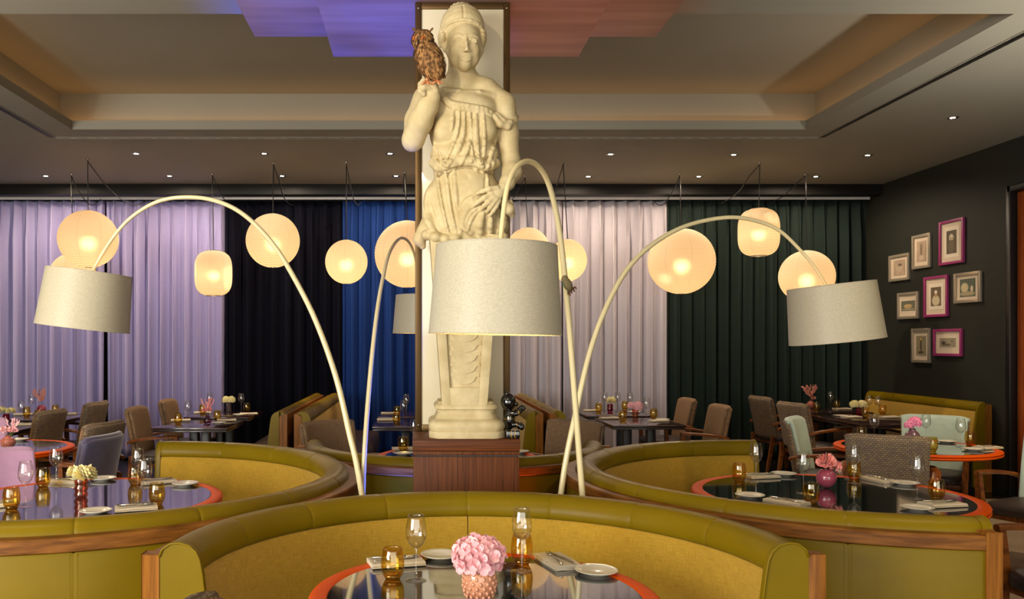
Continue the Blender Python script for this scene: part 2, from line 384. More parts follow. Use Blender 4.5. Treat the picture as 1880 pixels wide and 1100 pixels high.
# pelmet, rail, curtains
structure(MB().box((XL, 10.80, 3.445), (XR, 10.98, ZC), .004).build('trim_pelmet', M['pelmet']))
tag(MB().box((XL, 11.06, 3.425), (5.93, 11.10, 3.475), .008).build('curtain_rail', M['rail']), 'long white curtain rail under the black pelmet', 'curtain rail')
M['c_lav'] = pm('lavender_curtain', (162, 154, 196), .85, spec=.2); M['c_navy'] = pm('midnight_curtain', (12, 12, 24), .85, spec=.1)
M['c_blue'] = pm('blue_curtain', (26, 54, 116), .85, spec=.15); M['c_pale'] = pm('pale_rose_curtain', (183, 176, 184), .85, spec=.2)
M['c_green'] = pm('dark_green_curtain', (34, 44, 40), .85, spec=.12)
def curtain(px0, px1, mat, label, period=.165, amp=.07, seed=0):
    rnd = random.Random(seed); YC = 11.2
    x0 = (px0-CX)/F*YC; x1 = (px1-CX)/F*YC; n = max(2, round((x1-x0)/period)); top, bot = 3.425, .03
    xs = []; 
    for k in range(n):
        for j in range(12): xs.append((k+j/12)/n)
    xs.append(1.0)
    ph = [rnd.uniform(-.5, .5) for _ in range(n+1)]; am = [rnd.uniform(.75, 1.2) for _ in range(n+1)]
    zs = [top, top-.05, top-.1, top-.5, 2.2, 1.2, .6, .15, bot]; vs = []; fs = []
    for zi, z in enumerate(zs):
        g = .55+.45*min(1, (top-z)/.5); low = (top-z)/(top-bot)
        for u in xs:
            k = min(n-1, int(u*n)); t = u*n; fr = t-k
            a = am[k]*(1-fr)+am[k+1]*fr; p = (ph[k]*(1-fr)+ph[k+1]*fr)*low
            s = math.sin(2*math.pi*t+p); s = math.copysign(abs(s)**.75, s)
            x = x0+(x1-x0)*u+.022*math.sin(4*math.pi*t+p)*g
            s2 = math.sin(4*math.pi*t+3*ph[k]*(1-fr)+3*ph[k+1]*fr+1.1); vs.append((min(max(x, x0), x1), YC+amp*g*(a*s+.3*s2), z))
    w = len(xs)
    for i in range(len(zs)-1):
        for k in range(w-1): fs.append([i*w+k, i*w+k+1, (i+1)*w+k+1, (i+1)*w+k])
    o = MB().add(vs, fs, True).build('curtain', mat, recalc=False)
    md = o.modifiers.new('thick', 'SOLIDIFY'); md.thickness = .004
    return tag(o, label, 'curtain', 'floor length curtains along the back wall')
curtain(-260, 193, M['c_lav'], 'lavender floor-length curtain at the far left', seed=1)
curtain(195, 413, M['c_lav'], 'lavender curtain next to the midnight one', seed=2)
curtain(414, 628, M['c_navy'], 'midnight navy curtain between the lavender and blue curtains', seed=3)
curtain(629, 838, M['c_blue'], 'blue curtain left of the statue', seed=4)
curtain(840, 1032, M['c_pale'], 'pale rose-grey curtain just right of the statue', seed=5)
curtain(1034, 1225, M['c_pale'], 'pale rose-grey curtain beside the dark green one', seed=6)
curtain(1226, 1604, M['c_green'], 'dark green curtain in the right corner', seed=7)
# downlights
M['dl'] = emis('downlight_lamp', (1, .86, .66), 22)
def downlight(px, py, label, watt, cone=92):
    Y = (ZC-CZ)*F/(CY-py); x = (px-CX)/F*Y
    t = thing('downlight', label, 'downlight', (x, Y, ZC), 0, 'recessed downlights in the ceiling')
    MB().lathe([(.024, .001), (.024, -.003), (.04, -.007), (.05, -.004), (.05, .001)], 20, closed=True).build('trim_ring', M['chrome'], t)
    MB().lathe([(0, -.003), (.023, -.003), (.023, .001), (0, .001)], 16).build('lamp', M['dl'], t)
    l = light('SPOT', 'downlight_beam', (x, Y, ZC-.012), watt, (1, .80, .58), (x, Y+.25, 0), spot_size=R_(cone), spot_blend=(.9 if cone < 120 else .6), shadow_soft_size=.03)
A_, B_ = 'in the nearer row', 'in the row by the pelmet'
for px, py, lb in ((250, 282, 'first from the left '+A_), (485, 282, 'second from the left '+A_), (716, 282, 'just left of the statue elbow '+A_),
                   (1121, 283, 'first right of the statue '+A_), (1347, 284, 'second right of the statue '+A_), (1593, 285, 'near the right wall '+A_), (1749, 216, 'alone above the framed pictures')):
    downlight(px, py, 'recessed ceiling downlight '+lb, 26)
for px, py, lb in ((84, 323, 'leftmost '+B_), (311, 323, 'second from the left '+B_), (518, 323, 'third from the left '+B_), (727, 323, 'just left of the column '+B_),
                   (1080, 324, 'first right of the column '+B_), (1283, 324, 'second right of the column '+B_), (1498, 324, 'rightmost '+B_)):
    downlight(px, py, 'recessed ceiling downlight '+lb, 115, 174)

# ------------------------------------------------------------------ pedestal, glass column, copper canopy
PX0, PX1, PY0, PY1, PZ = -.026, .497, 4.10, 4.72, 1.067
t = thing('pedestal', 'tall dark wood pedestal carrying the statue', 'pedestal', ((PX0+PX1)/2, (PY0+PY1)/2, 0))
hx, hy = (PX1-PX0)/2, (PY1-PY0)/2
MB().box((-hx+.004, -hy+.004, 0), (hx-.004, hy-.004, .982), .002).build('plinth_body', M['wenge'], t)
MB().box((-hx+.012, -hy+.012, .982), (hx-.012, hy-.012, .99)).build('shadow_gap', M['blackmetal'], t)
MB().box((-hx+.002, -hy+.002, .99), (hx-.002, hy-.002, 1.008), .001).build('band', M['wenge'], t)
M['wenge_h'] = grain('wenge_top', (72, 34, 10), (104, 56, 22), 130, .5, (.025, 1, 1))
MB().box((-hx, -hy, 1.010), (hx, hy, PZ), .002).build('top_slab', M['wenge_h'], t)
CO0, CO1 = 4.50, 4.71; CXa, CXb, CZt = -.014, .492, 3.352
t = thing('glass_column', 'milky glass column with bronze frame behind the statue', 'column', ((CXa+CXb)/2, (CO0+CO1)/2, PZ))
hx = (CXb-CXa)/2; hy = (CO1-CO0)/2; H = CZt-PZ; fw = .034
for sx in (-1, 1):
    for sy in (-1, 1):
        x = sx*(hx-fw/2); y = sy*(hy-fw/2)
        p_ = MB().box((x-fw/2, y-fw/2, 0), (x+fw/2, y+fw/2, H), .003).build('corner_post', M['bronze'], t)
        if sy < 0:
            for zz in (.03, H-.03):
                MB().lathe([(0, 0), (.006, 0), (.007, .002), (0, .003)], 10).build('screw', M['chrome'], p_).matrix_local = Matrix.Translation((x, y-fw/2, zz)) @ Matrix.Rotation(math.pi/2, 4, 'X')
for zz in (0, H-fw):
    for sy in (-1, 1):
        MB().box((-hx+fw, sy*(hy-fw/2)-fw/2+.002, zz), (hx-fw, sy*(hy-fw/2)+fw/2-.002, zz+fw), .002).build('cross_rail', M['bronze'], t)
    for sx in (-1, 1):
        MB().box((sx*(hx-fw/2)-fw/2+.002, -hy+fw, zz), (sx*(hx-fw/2)+fw/2-.002, hy-fw, zz+fw), .002).build('side_rail', M['bronze'], t)
for sy in (-1, 1): MB().box((-hx+fw, sy*(hy-.014)-.005, fw), (hx-fw, sy*(hy-.014)+.005, H-fw), .001).build('glass_panel', M['milk'], t)
for sx in (-1, 1): MB().box((sx*(hx-.014)-.005, -hy+fw, fw), (sx*(hx-.014)+.005, hy-fw, H-fw), .001).build('glass_panel', M['milk'], t)
tag(MB().box((-.536, 4.02, 3.354), (1.02, 5.36, 3.374), .003).build('copper_panel', M['copper']), 'lower brushed copper ceiling panel over the statue, blue lit at left', 'ceiling panel', 'copper canopy panels')
tag(MB().box((-1.045, 4.2, 3.50), (1.525, 5.41, 3.52), .003).build('copper_panel', M['copper']), 'wider copper ceiling panel above the lower one', 'ceiling panel', 'copper canopy panels')
for x in (-.3, .78): tag(MB().tube([(x, 4.7, 3.374), (x, 4.7, 3.5)], .012).tube([(x, 4.7, 3.52), (x, 4.7, ZC)], .012).build('canopy_hanger', M['blackmetal']), 'short hanger rod of the copper panels, '+('left' if x < 0 else 'right')+' one', 'hanger')
# coloured uplights on the floor beside the pedestal
M['bluelamp'] = emis('blue_lamp', (.1, .25, 1), 60); M['redlamp'] = emis('red_lamp', (1, .25, .05), 22)
for nm, x, y, col, mt, e, tg, lb in (('blue', -.11, 4.62, (.05, .1, 1.0), 'bluelamp', 1700, (-.32, 5.0, 3.35), 'blue floor uplight left of the wooden pedestal'),
                     ('red', .585, 4.62, (1.0, .17, .06), 'redlamp', 190, (.85, 5.0, 3.35), 'orange red floor uplight right of the wooden pedestal')):
    u = thing('floor_uplight', lb, 'uplight', (x, y, 0))
    MB().lathe([(.0, 0), (.05, 0), (.052, .01), (.045, .1), (.04, .11), (.034, .1), (.034, .085), (0, .085)], 20).build('housing', M['blackmetal'], u)
    MB().ball((0, 0, .098), .03, 16, 10).build('lens', M[mt], u)
    light('SPOT', nm+'_uplight_beam', (x, y, .14), e, col, tg, spot_size=R_(38), spot_blend=.9, shadow_soft_size=.14)
# uplighters added out of view on both sides to brighten the near ceiling
M['fill_lamp'] = emis('fill_lamp_glow', (1, .95, .84), 12)
for (x, y, e, lb) in ((4.9, 4.2, 340, 'added out-of-view uplighter by the right wall, brightening the ceiling'), (-3.9, 3.0, 300, 'added out-of-view uplighter at the left, brightening the ceiling')):
    u = thing('added_fill_uplighter', lb, 'floor lamp', (x, y, 0), 0, 'added ceiling fill uplighters')
    MB().lathe([(0, 0), (.14, 0), (.14, .012), (.02, .03), (0, .03)], 28).build('base', M['blackmetal'], u)
    MB().tube([(0, 0, .02), (0, 0, 1.86)], .012, 10).build('pole', M['blackmetal'], u)
    MB().lathe([(.012, 1.84), (.05, 1.86), (.15, 1.93), (.2, 2.02), (.196, 2.02), (.145, 1.938), (.05, 1.87), (0, 1.865)], 32).build('bowl', M['blackmetal'], u)
    MB().ball((0, 0, 1.93), .04, 14, 10).build('bulb', M['fill_lamp'], u)
    light('SPOT', 'ceiling_fill_beam', (x, y, 2.0), e, (1, .96, .86), (x, y+.3, 4), spot_size=R_(165), spot_blend=.7, shadow_soft_size=.12)
# ------------------------------------------------------------------ curved booths
ROLL = [(.045, .80), (.045, .855), (.055, .88), (.08, .897), (.11, .90), (.14, .892), (.162, .872), (.174, .845), (.176, .82), (.17, .806), (.15, .80)]
LINEN = [(.10, .80), (.166, .804), (.178, .79), (.215, .47), (.10, .47)]
SEAT = [(.19, .31), (.19, .455), (.24, .475), (.58, .472), (.64, .458), (.665, .42), (.665, .31)]
BASE = [(.10, 0), (.10, .31), (.60, .31), (.60, .0)]
CARC = [(.03, 0), (.03, .80), (.10, .80), (.10, 0)]
PANEL = [(.004, .05), (.0, .06), (.0, .785), (.004, .796), (.03, .796), (.03, .05)]
RAILW = [(-.008, .80), (-.012, .804), (-.012, .846), (-.008, .852), (.046, .852), (.046, .80)]
ENDP = [(.045, .02), (.045, .855), (.055, .88), (.08, .897), (.11, .90), (.14, .892), (.162, .872), (.174, .845), (.182, .80), (.225, .45), (.225, .02)]
def booth(label, cx, cy, R, a0, a1, nroll, npanel, halves=1):
    t = thing('curved_booth', label, 'booth', (cx, cy, 0))
    a0, a1 = R_(a0), R_(a1); e = .03/R; b0, b1 = a0+e, a1-e
    def spans(n, g=0.0):
        for k in range(n):
            yield b0+(b1-b0)*k/n+g/2, b0+(b1-b0)*(k+1)/n-g/2
    for s0, s1 in spans(nroll): MB().arc(ROLL, R, s0, s1, 10, .05, .016).build('back_roll', M['leather'], t, auto=60)
    for s0, s1 in spans(halves, .004 if halves > 1 else 0): MB().arc(LINEN, R, s0, s1, 40//halves+8).build('linen_back', M['linen_polar'], t, auto=50)
    for s0, s1 in spans(halves, .004 if halves > 1 else 0): MB().arc(SEAT, R, s0, s1, 40//halves+8).build('seat', M['leather_seat'], t, auto=40)
    MB().arc(BASE, R, b0, b1, 40).build('base', M['blackmetal'], t, auto=30)
    MB().arc(CARC, R, b0, b1, 40).build('carcass', M['wenge'], t, auto=30)
    for s0, s1 in spans(npanel): MB().arc(PANEL, R, s0, s1, 10, .012, .012).build('outer_panel', M['leather'], t, auto=60)
    for s0, s1 in spans(3): MB().arc(RAILW, R, s0, s1, 16).build('wood_rail', M['oak'], t, auto=30)
    # stitching beads beside each panel seam
    for k in range(1, npanel):
        a = b0+(b1-b0)*k/npanel
        for s in (-1, 1):
            aa = a+s*.013/R; r = R-.0005
            MB().tube([(r*math.cos(aa), r*math.sin(aa), z) for z in (.06, .42, .79)], .0012, 5).build('stitch_line', M['leather'], t)
    for a, sg in ((a0, 1), (a1, -1)):
        MB().arc(ENDP, R, a, a+sg*e, 2).build('end_panel', M['leather'], t, auto=40)
        rm = Matrix.Rotation(a, 4, 'Z')
        MB().box((R-.045, 0, 0), (R+.012, sg*.05, .862), .003, mtx=rm).build('end_post', M['oakpost'], t, auto=30)
        pip = [((R-d)*math.cos(a-sg*.002), (R-d)*math.sin(a-sg*.002), z) for d, z in ENDP[1:10]]
        MB().tube(pip, .004, 6).build('piping', M['leather'], t)
    return t
booth('nearest olive leather booth curving round the table with pink hydrangea', .21, 2.65, 1.075, 1.5, 178.5, 8, 8, 2)
booth('olive leather booth open to the right, around the table with pink peony', 2.13, 4.33, 1.345, 86, 267, 9, 9)
booth('olive leather booth open to the left, around the table with cream dahlias', -1.66, 4.25, 1.355, -92, 91, 9, 9)
booth('olive leather booth behind the statue pedestal', .25, 5.90, 1.072, 182, 358, 7, 7).scale = (1, 1, .96)

# ------------------------------------------------------------------ straight banquettes
def banquette(label, x, y0, y1, face, group=None):
    """back against x, seat towards face (+1/-1)"""
    t = thing('banquette', label, 'banquette', (x, (y0+y1)/2, 0), 0, group); h = (y1-y0)/2
    tr = lambda prof: [((face*(d-.03)), z+.03) for d, z in prof]
    n = max(2, round((y1-y0)/.62))
    for k in range(n):
        a = -h+.03+(2*h-.06)*k/n; b = -h+.03+(2*h-.06)*(k+1)/n
        MB().prism(tr(ROLL), 'y', a, b, 2, .05, .016).build('back_roll', M['leather'], t, auto=60)
        MB().prism([(face*(d-.03), z+(.0 if z < .4 else -.0)) for d, z in SEAT], 'y', a, b, 2, .03, .016).build('seat_cushion', M['leather_seat'], t, auto=50)
    MB().prism(tr(LINEN), 'y', -h+.03, h-.03, 2).build('linen_back', M['linen'], t, auto=40)
    MB().prism([(face*.07, 0), (face*.07, .31), (face*.56, .31), (face*.56, 0)], 'y', -h+.02, h-.02).build('base', M['blackmetal'], t, auto=30)
    MB().prism([(0, 0), (0, .905), (face*.03, .905), (face*.07, .885), (face*.07, 0)], 'y', -h, h).build('back_board', M['oakpost'], t, auto=30)
    for s in (-1, 1): MB().prism([(face*max(d-.03, .073), z+.03) for d, z in ENDP[1:]]+[(face*.073, .05)], 'y', s*h-.015*(1+s)-.002*(1-s), s*h+.015*(1-s)+.002*(1+s), 1).build('end_panel', M['leather'], t, auto=40)
    return t
G_ = 'back to back banquettes by the curtains'
banquette('left half of the double banquette before the midnight curtain', -1.16, 7.5, 10.4, -1, G_)
banquette('right half of the double banquette before the midnight curtain', -1.10, 7.5, 10.4, 1, G_)
banquette('left half of the double banquette right of the statue', 1.13, 7.6, 10.4, -1, G_)
banquette('right half of the double banquette right of the statue', 1.19, 7.6, 10.4, 1, G_)
banquette('long banquette against the dark right wall', 5.93, 8.72, 10.9, -1, None)

# ------------------------------------------------------------------ tables
TABLES = []
def round_table(label, cx, cy, r):
    TABLES.append(('r', cx, cy, r))
    t = thing('round_table', label, 'table', (cx, cy, 0), 0, 'round orange rimmed tables'); ri = r-.058
    MB().lathe([(ri, .716), (ri, .750), (ri+.003, .752), (r-.014, .752), (r-.004, .749), (r, .742), (r-.003, .736), (r-.009, .733), (r-.003, .730), (r, .724), (r-.004, .717), (r-.014, .713), (ri, .712)], 96, closed=True).build('rim', M['orange'], t, auto=50)
    MB().lathe([(0, .716), (ri, .716), (ri, .7485), (ri-.002, .7505), (0, .7505)], 96).build('glass_top', M['blackglass'], t, auto=40)
    MB().lathe([(0, 0), (.24, 0), (.24, .012), (.2, .022), (.05, .03), (.045, .05), (.045, .69), (.16, .70), (.16, .714), (0, .714)], 32).build('pedestal_leg', M['blackmetal'], t, auto=40)
    return t
round_table('orange-rimmed black glass table with pink hydrangea, nearest', .205, 2.63, .545)
round_table('orange-rimmed black glass table with cream dahlias', -1.68, 4.255, .68)
round_table('orange-rimmed black glass table with pink peony in round vase', 2.155, 4.40, .695)
round_table('orange-rimmed table with pink pompom flowers near the door', 3.78, 6.42, .56)
round_table('orange-rimmed table at the far left edge', -3.18, 6.35, .56)
round_table('orange-rimmed table half hidden by the pedestal', .27, 5.90, .56)
def square_table(label, x0, x1, y0, y1, lo=.055):
    TABLES.append(('q', x0, x1, y0, y1)); cx, cy = (x0+x1)/2, (y0+y1)/2; hx, hy = (x1-x0)/2, (y1-y0)/2
    t = thing('square_table', label, 'table', (cx, cy, 0), 0, 'dark lacquered square tables')
    MB().box((-hx, -hy, .733), (hx, hy, .75), .004).build('table_top', M['lacquer'], t, auto=40)
    MB().box((-hx+.012, -hy+.012, .722), (hx-.012, hy-.012, .733), .002).build('recess', M['blackmetal'], t, auto=40)
    MB().box((-hx+.004, -hy+.004, .708), (hx-.004, hy-.004, .722), .004).build('lower_edge', M['lacquer'], t, auto=40)
    for s in (-1, 1): MB().box((s*lo-.04, -.05, .02), (s*lo+.04, .05, .708), .004).build('leg', M['blackmetal'], t, auto=40)
    MB().box((-.19, -.22, 0), (.19, .22, .02), .006).build('foot_plate', M['blackmetal'], t, auto=40)
square_table('dark lacquered table with pink spiky flowers before the lavender curtain', -2.48, -1.77, 7.85, 8.66)
square_table('dark lacquered table with cream flowers in a silver vase', -2.5, -1.80, 9.0, 9.83)
square_table('dark lacquered table, nearer one left of the column', -.43, .30, 7.97, 8.85)
square_table('dark lacquered table, farther one left of the column', -.43, .30, 9.05, 9.87)
square_table('dark lacquered table with pale pink flowers, right of the statue', 1.87, 2.58, 8.1, 8.93, .12)
square_table('dark lacquered table with yellow flower in magenta vase', 1.84, 2.54, 9.17, 10.05, .12)
square_table('dark lacquered table with cream flowers in a red vase, right corner', 4.30, 5.22, 8.2, 9.4)
square_table('dark lacquered table with pampas in the right corner', 4.42, 5.2, 9.62, 10.4)
square_table('dark lacquered table with red vase at the left edge', -4.5, -3.62, 7.55, 8.42)
square_table('dark lacquered table with round pink vase at the far left', -4.5, -3.62, 8.65, 9.45)

# ------------------------------------------------------------------ armchairs
M['weave_c'] = weave('woven_chair_fabric', (150, 130, 100), (120, 106, 96), (100, 82, 66), 46)
M['weave_b'] = weave('brown_woven_fabric', (164, 132, 96), (136, 108, 82), (96, 74, 58), 130)
M['mint'] = pm('mint_velvet', (184, 200, 186), .6, var=6, col2=(162, 182, 170), sheen=.6)
M['lilac'] = pm('lilac_velvet', (188, 146, 178), .65, var=6, col2=(172, 130, 164), sheen=.6)
M['slate'] = pm('slate_velvet', (88, 82, 110), .6, var=6, col2=(74, 68, 96), sheen=.6)
M['seatdark'] = pm('dark_seat_leather', (58, 46, 42), .45, var=6, col2=(48, 38, 34), bump=(200, .1))
def make_chair(name, label, outer, inner, loc, rz, group, roll):
    """faces +Y in local space, origin on the floor under the seat centre"""
    t = thing(name, label, 'chair', loc, rz, group)
    W, T = .25, .034; z0, z1 = .44, .905; NU, NV = 14, 10
    def surf(u, v, off):   # u -1..1 across, v 0..1 up
        z = z0+(z1-z0)*v; half = W*(.94+.06*v); lean = -.215-.085*v**1.2
        y = lean+.055*abs(u)**2.4; x = u*half
        n = Vector((-u*.28, 1, .16)).normalized()
        zz = z-(.014*max(0, abs(u)-.8)/.2)*(1 if v > .95 else 0)
        return Vector((x, y, zz))+n*off
    def slab(o0, o1, nm, mat):
        vs = []; fs = []; us = [-1, -.985]+[-.94+1.88*i/NU for i in range(NU+1)]+[.985, 1]; vv = [0, .015]+[.05+.9*j/NV for j in range(NV+1)]+[.985, 1]
        nu, nv = len(us), len(vv)
        for side, o in ((0, o0), (1, o1)):
            for j, v in enumerate(vv):
                for i, u in enumerate(us):
                    ed = 1.0 if (i in (0, nu-1) or j in (0, nv-1)) else (.3 if (i in (1, nu-2) or j in (1, nv-2)) else 0)
                    vs.append(surf(u, v, o+(o0+o1-2*o)*.42*ed))
        for side in (0, 1):
            b = side*nu*nv
            for j in range(nv-1):
                for i in range(nu-1): fs.append([b+j*nu+i, b+j*nu+i+1, b+(j+1)*nu+i+1, b+(j+1)*nu+i])
        rim = [i for i in range(nu)]+[j*nu+nu-1 for j in range(1, nv)]+[(nv-1)*nu+i for i in range(nu-2, -1, -1)]+[j*nu for j in range(nv-2, 0, -1)]
        for a, b in zip(rim, rim[1:]+rim[:1]): fs.append([a, b, nu*nv+b, nu*nv+a])
        return MB().add(vs, fs, True).build(nm, mat, t)
    slab(-.036, .004, 'back_shell', outer); slab(.002, .036, 'back_cushion', inner)
    # rolled top edge piping
    MB().tube([surf(u/8, 1, .0)+Vector((0, 0, -.004)) for u in range(-8, 9)], .02, 8).build('top_roll', roll, t)
    pts = [(-.25, -.22), (-.25, .2), (-.22, .25), (.22, .25), (.25, .2), (.25, -.22)]
    vs = []; fs = []; prof = [(.40, .96), (.405, 1), (.445, 1.0), (.465, .97), (.478, .86), (.484, .5)]
    n = 24; 
    for z, k in prof:
        for i in range(n):
            a = 2*math.pi*i/n; c, s = math.cos(a), math.sin(a); q = (abs(c)**4+abs(s)**4)**-.25
            vs.append((.25*c*q*k, .02+.245*s*q*k, z))
    for j in range(len(prof)-1):
        for i in range(n): fs.append([j*n+i, j*n+(i+1) % n, (j+1)*n+(i+1) % n, (j+1)*n+i])
    fs.append([i for i in range(n)][::-1]); fs.append([(len(prof)-1)*n+i for i in range(n)])
    MB().add(vs, fs, True).build('seat', M['seatdark'], t)
    MB().box((-.235, -.2, .365), (.235, .235, .402), .006).build('seat_rail', M['walnut'], t, auto=40)
    for s in (-1, 1):
        path = smooth_path([(s*.262, -.245, .60), (s*.285, -.15, .628), (s*.292, .02, .648), (s*.282, .17, .656), (s*.272, .235, .655)], 4)
        arm = MB(); vs = []; fs = []
        for i, p in enumerate(path):
            k = i/(len(path)-1); w = .020+.008*math.sin(k*math.pi); h = .013
            for dx, dz in ((-w, -h), (w, -h), (w, h*.4), (w*.6, h), (-w*.6, h), (-w, h*.4)): vs.append((p.x+dx, p.y, p.z+dz))
        for i in range(len(path)-1):
            for k in range(6): fs.append([i*6+k, i*6+(k+1) % 6, (i+1)*6+(k+1) % 6, (i+1)*6+k])
        fs.append(list(range(6))[::-1]); fs.append([(len(path)-1)*6+k for k in range(6)])
        arm.add(vs, fs, True).build('arm', M['walnut'], t, auto=50)
        def leg(pts, rr):
            vs = []; fs = []
            for (p, r) in zip(pts, rr):
                for dx, dy in ((-r, -r), (r, -r), (r, r), (-r, r)): vs.append((p[0]+dx, p[1]+dy, p[2]))
            for i in range(len(pts)-1):
                for k in range(4): fs.append([i*4+k, i*4+(k+1) % 4, (i+1)*4+(k+1) % 4, (i+1)*4+k])
            fs.append([0, 1, 2, 3]); fs.append([(len(pts)-1)*4+k for k in range(4)])
            return MB().add(vs, fs, False).build('leg', M['walnut'], t)
        leg([(s*.262, .215, 0), (s*.262, .21, .38), (s*.265, .205, .47), (s*.272, .215, .646)], (.014, .02, .021, .017))
        leg([(s*.215, -.29, 0), (s*.225, -.225, .38), (s*.235, -.225, .47)], (.013, .02, .016))
    return t
CH = {}
def chair(kind, x, y, face, label):
    """face: direction the sitter looks, degrees, 0 = +X, 90 = +Y"""
    mats = {'woven': ('weave_b', 'weave_b'), 'weave': ('weave_c', 'weave_b'), 'mint': ('weave_c', 'mint', 'mint'), 'mintback': ('weave_c', 'mint'), 'lilac': ('weave_c', 'lilac', 'lilac'), 'slate': ('slate', 'slate')}[kind]
    g = 'upholstered armchairs with wooden arms'; rz = R_(face-90)
    if kind not in CH: CH[kind] = make_chair('armchair', label, M[mats[0]], M[mats[1]], (x, y, 0), rz, g, M[mats[-1] if len(mats) > 2 else mats[0]]); return CH[kind]
    return dup(CH[kind], (x, y, 0), rz, label, g)
chair('woven', -2.49, 8.22, 0, 'brown woven armchair at the table before the lavender curtain')
chair('woven', -2.51, 9.32, 0, 'brown woven armchair at the table with silver vase')
chair('woven', 2.80, 8.52, 180, 'brown woven armchair right of the table with pale pink flowers')
chair('woven', 2.80, 9.55, 180, 'brown woven armchair at the table with the magenta vase')
chair('weave', 4.2, 8.95, 10, 'grey-brown woven armchair seen from behind at the right corner, nearer one')
chair('weave', 4.3, 10.0, 5, 'grey-brown woven armchair nearest the dark green curtain')
chair('mint', 3.36, 6.92, -35, 'mint velvet armchair turned sideways left of the pompom table')
chair('mint', 4.28, 7.05, 232, 'mint velvet armchair facing us behind the pompom table')
chair('mintback', 3.30, 5.93, 60, 'armchair with basket-weave back turned to us, behind the peony table')
chair('mint', 4.12, 5.58, 203, 'mint armchair at the right edge beyond the peony table')
chair('mint', 3.02, 3.78, 185, 'armchair cut off at the bottom right, beside the peony table')
chair('lilac', -2.29, 4.72, -42, 'lilac velvet armchair behind the dahlia table')
chair('lilac', -3.44, 6.74, -42, 'lilac velvet armchair behind the far left round table')
chair('slate', -2.40, 5.80, 172, 'slate violet velvet armchair with its back to us')
chair('weave', -2.72, 6.74, 165, 'woven armchair peeping out behind the slate velvet one')
chair('weave', -3.69, 7.95, 174, 'woven armchair at the left edge table with red vase')
chair('weave', -3.69, 9.05, 176, 'woven armchair at the far left table by the lavender curtain')
chair('woven', -.56, 6.56, -50, 'brown woven armchair left behind the pedestal')
chair('weave', 1.1, 6.58, 230, 'woven armchair right behind the pedestal')
chair('weave', -.27, 1.88, 0, 'armchair back just peeping in at the bottom left of the nearest table')
# ------------------------------------------------------------------ paper lanterns
def paper_mat():
    m = bpy.data.materials.new('lantern_paper'); m.use_nodes = True; nt = m.node_tree; N, L = nt.nodes, nt.links; N.clear()
    out = N.new('ShaderNodeOutputMaterial'); tl = N.new('ShaderNodeBsdfTranslucent'); df = N.new('ShaderNodeBsdfDiffuse')
    tc = N.new('ShaderNodeTexCoord'); sp = N.new('ShaderNodeSeparateXYZ'); L.new(tc.outputs['Object'], sp.inputs[0])
    at = N.new('ShaderNodeMath'); at.operation = 'ARCTAN2'; L.new(sp.outputs[1], at.inputs[0]); L.new(sp.outputs[0], at.inputs[1])
    ml = N.new('ShaderNodeMath'); ml.operation = 'MULTIPLY'; ml.inputs[1].default_value = 4/math.pi; L.new(at.outputs[0], ml.inputs[0])
    fr = N.new('ShaderNodeMath'); fr.operation = 'FRACT'; L.new(ml.outputs[0], fr.inputs[0])
    lt = N.new('ShaderNodeMath'); lt.operation = 'LESS_THAN'; lt.inputs[1].default_value = .02; L.new(fr.outputs[0], lt.inputs[0])   # glued paper overlaps
    nz = N.new('ShaderNodeTexNoise'); nz.inputs['Scale'].default_value = 60; L.new(tc.outputs['Object'], nz.inputs['Vector'])
    rp = N.new('ShaderNodeValToRGB'); rp.color_ramp.elements[0].color = (.86, .72, .52, 1); rp.color_ramp.elements[1].color = (.98, .84, .63, 1)
    L.new(nz.outputs['Fac'], rp.inputs['Fac'])
    mc = N.new('ShaderNodeMix'); mc.data_type = 'RGBA'; mc.inputs[7].default_value = (.72, .56, .42, 1)
    L.new(lt.outputs[0], mc.inputs[0]); L.new(rp.outputs['Color'], mc.inputs[6]); L.new(mc.outputs[2], tl.inputs['Color'])
    df.inputs['Color'].default_value = (.8, .74, .64, 1)
    a = N.new('ShaderNodeMixShader'); a.inputs[0].default_value = .3; L.new(tl.outputs[0], a.inputs[1]); L.new(df.outputs[0], a.inputs[2])
    # wire ribs behind the paper
    rz_ = N.new('ShaderNodeMath'); rz_.operation = 'MULTIPLY'; rz_.inputs[1].default_value = 46; L.new(sp.outputs[2], rz_.inputs[0])
    rf = N.new('ShaderNodeMath'); rf.operation = 'FRACT'; L.new(rz_.outputs[0], rf.inputs[0])
    rl = N.new('ShaderNodeMath'); rl.operation = 'LESS_THAN'; rl.inputs[1].default_value = .3; L.new(rf.outputs[0], rl.inputs[0])
    rm = N.new('ShaderNodeMix'); rm.data_type = 'RGBA'; rm.blend_type = 'MULTIPLY'; rm.inputs[7].default_value = (.86, .78, .7, 1); L.new(rl.outputs[0], rm.inputs[0]); L.new(mc.outputs[2], rm.inputs[6]); L.new(rm.outputs[2], tl.inputs['Color'])
    b = N.new('ShaderNodeMixShader'); b.inputs[0].default_value = .055
    rfb = N.new('ShaderNodeBsdfRefraction'); rfb.inputs['IOR'].default_value = 1.3; rfb.inputs['Roughness'].default_value = .6; rfb.inputs['Color'].default_value = (1, .85, .6, 1)
    L.new(a.outputs[0], b.inputs[1]); L.new(rfb.outputs[0], b.inputs[2]); L.new(b.outputs[0], out.inputs['Surface']); return m
M['paper'] = paper_mat(); M['bulb'] = emis('bulb_glow', (1, .72, .38), 26)
LANT_W = 7.6
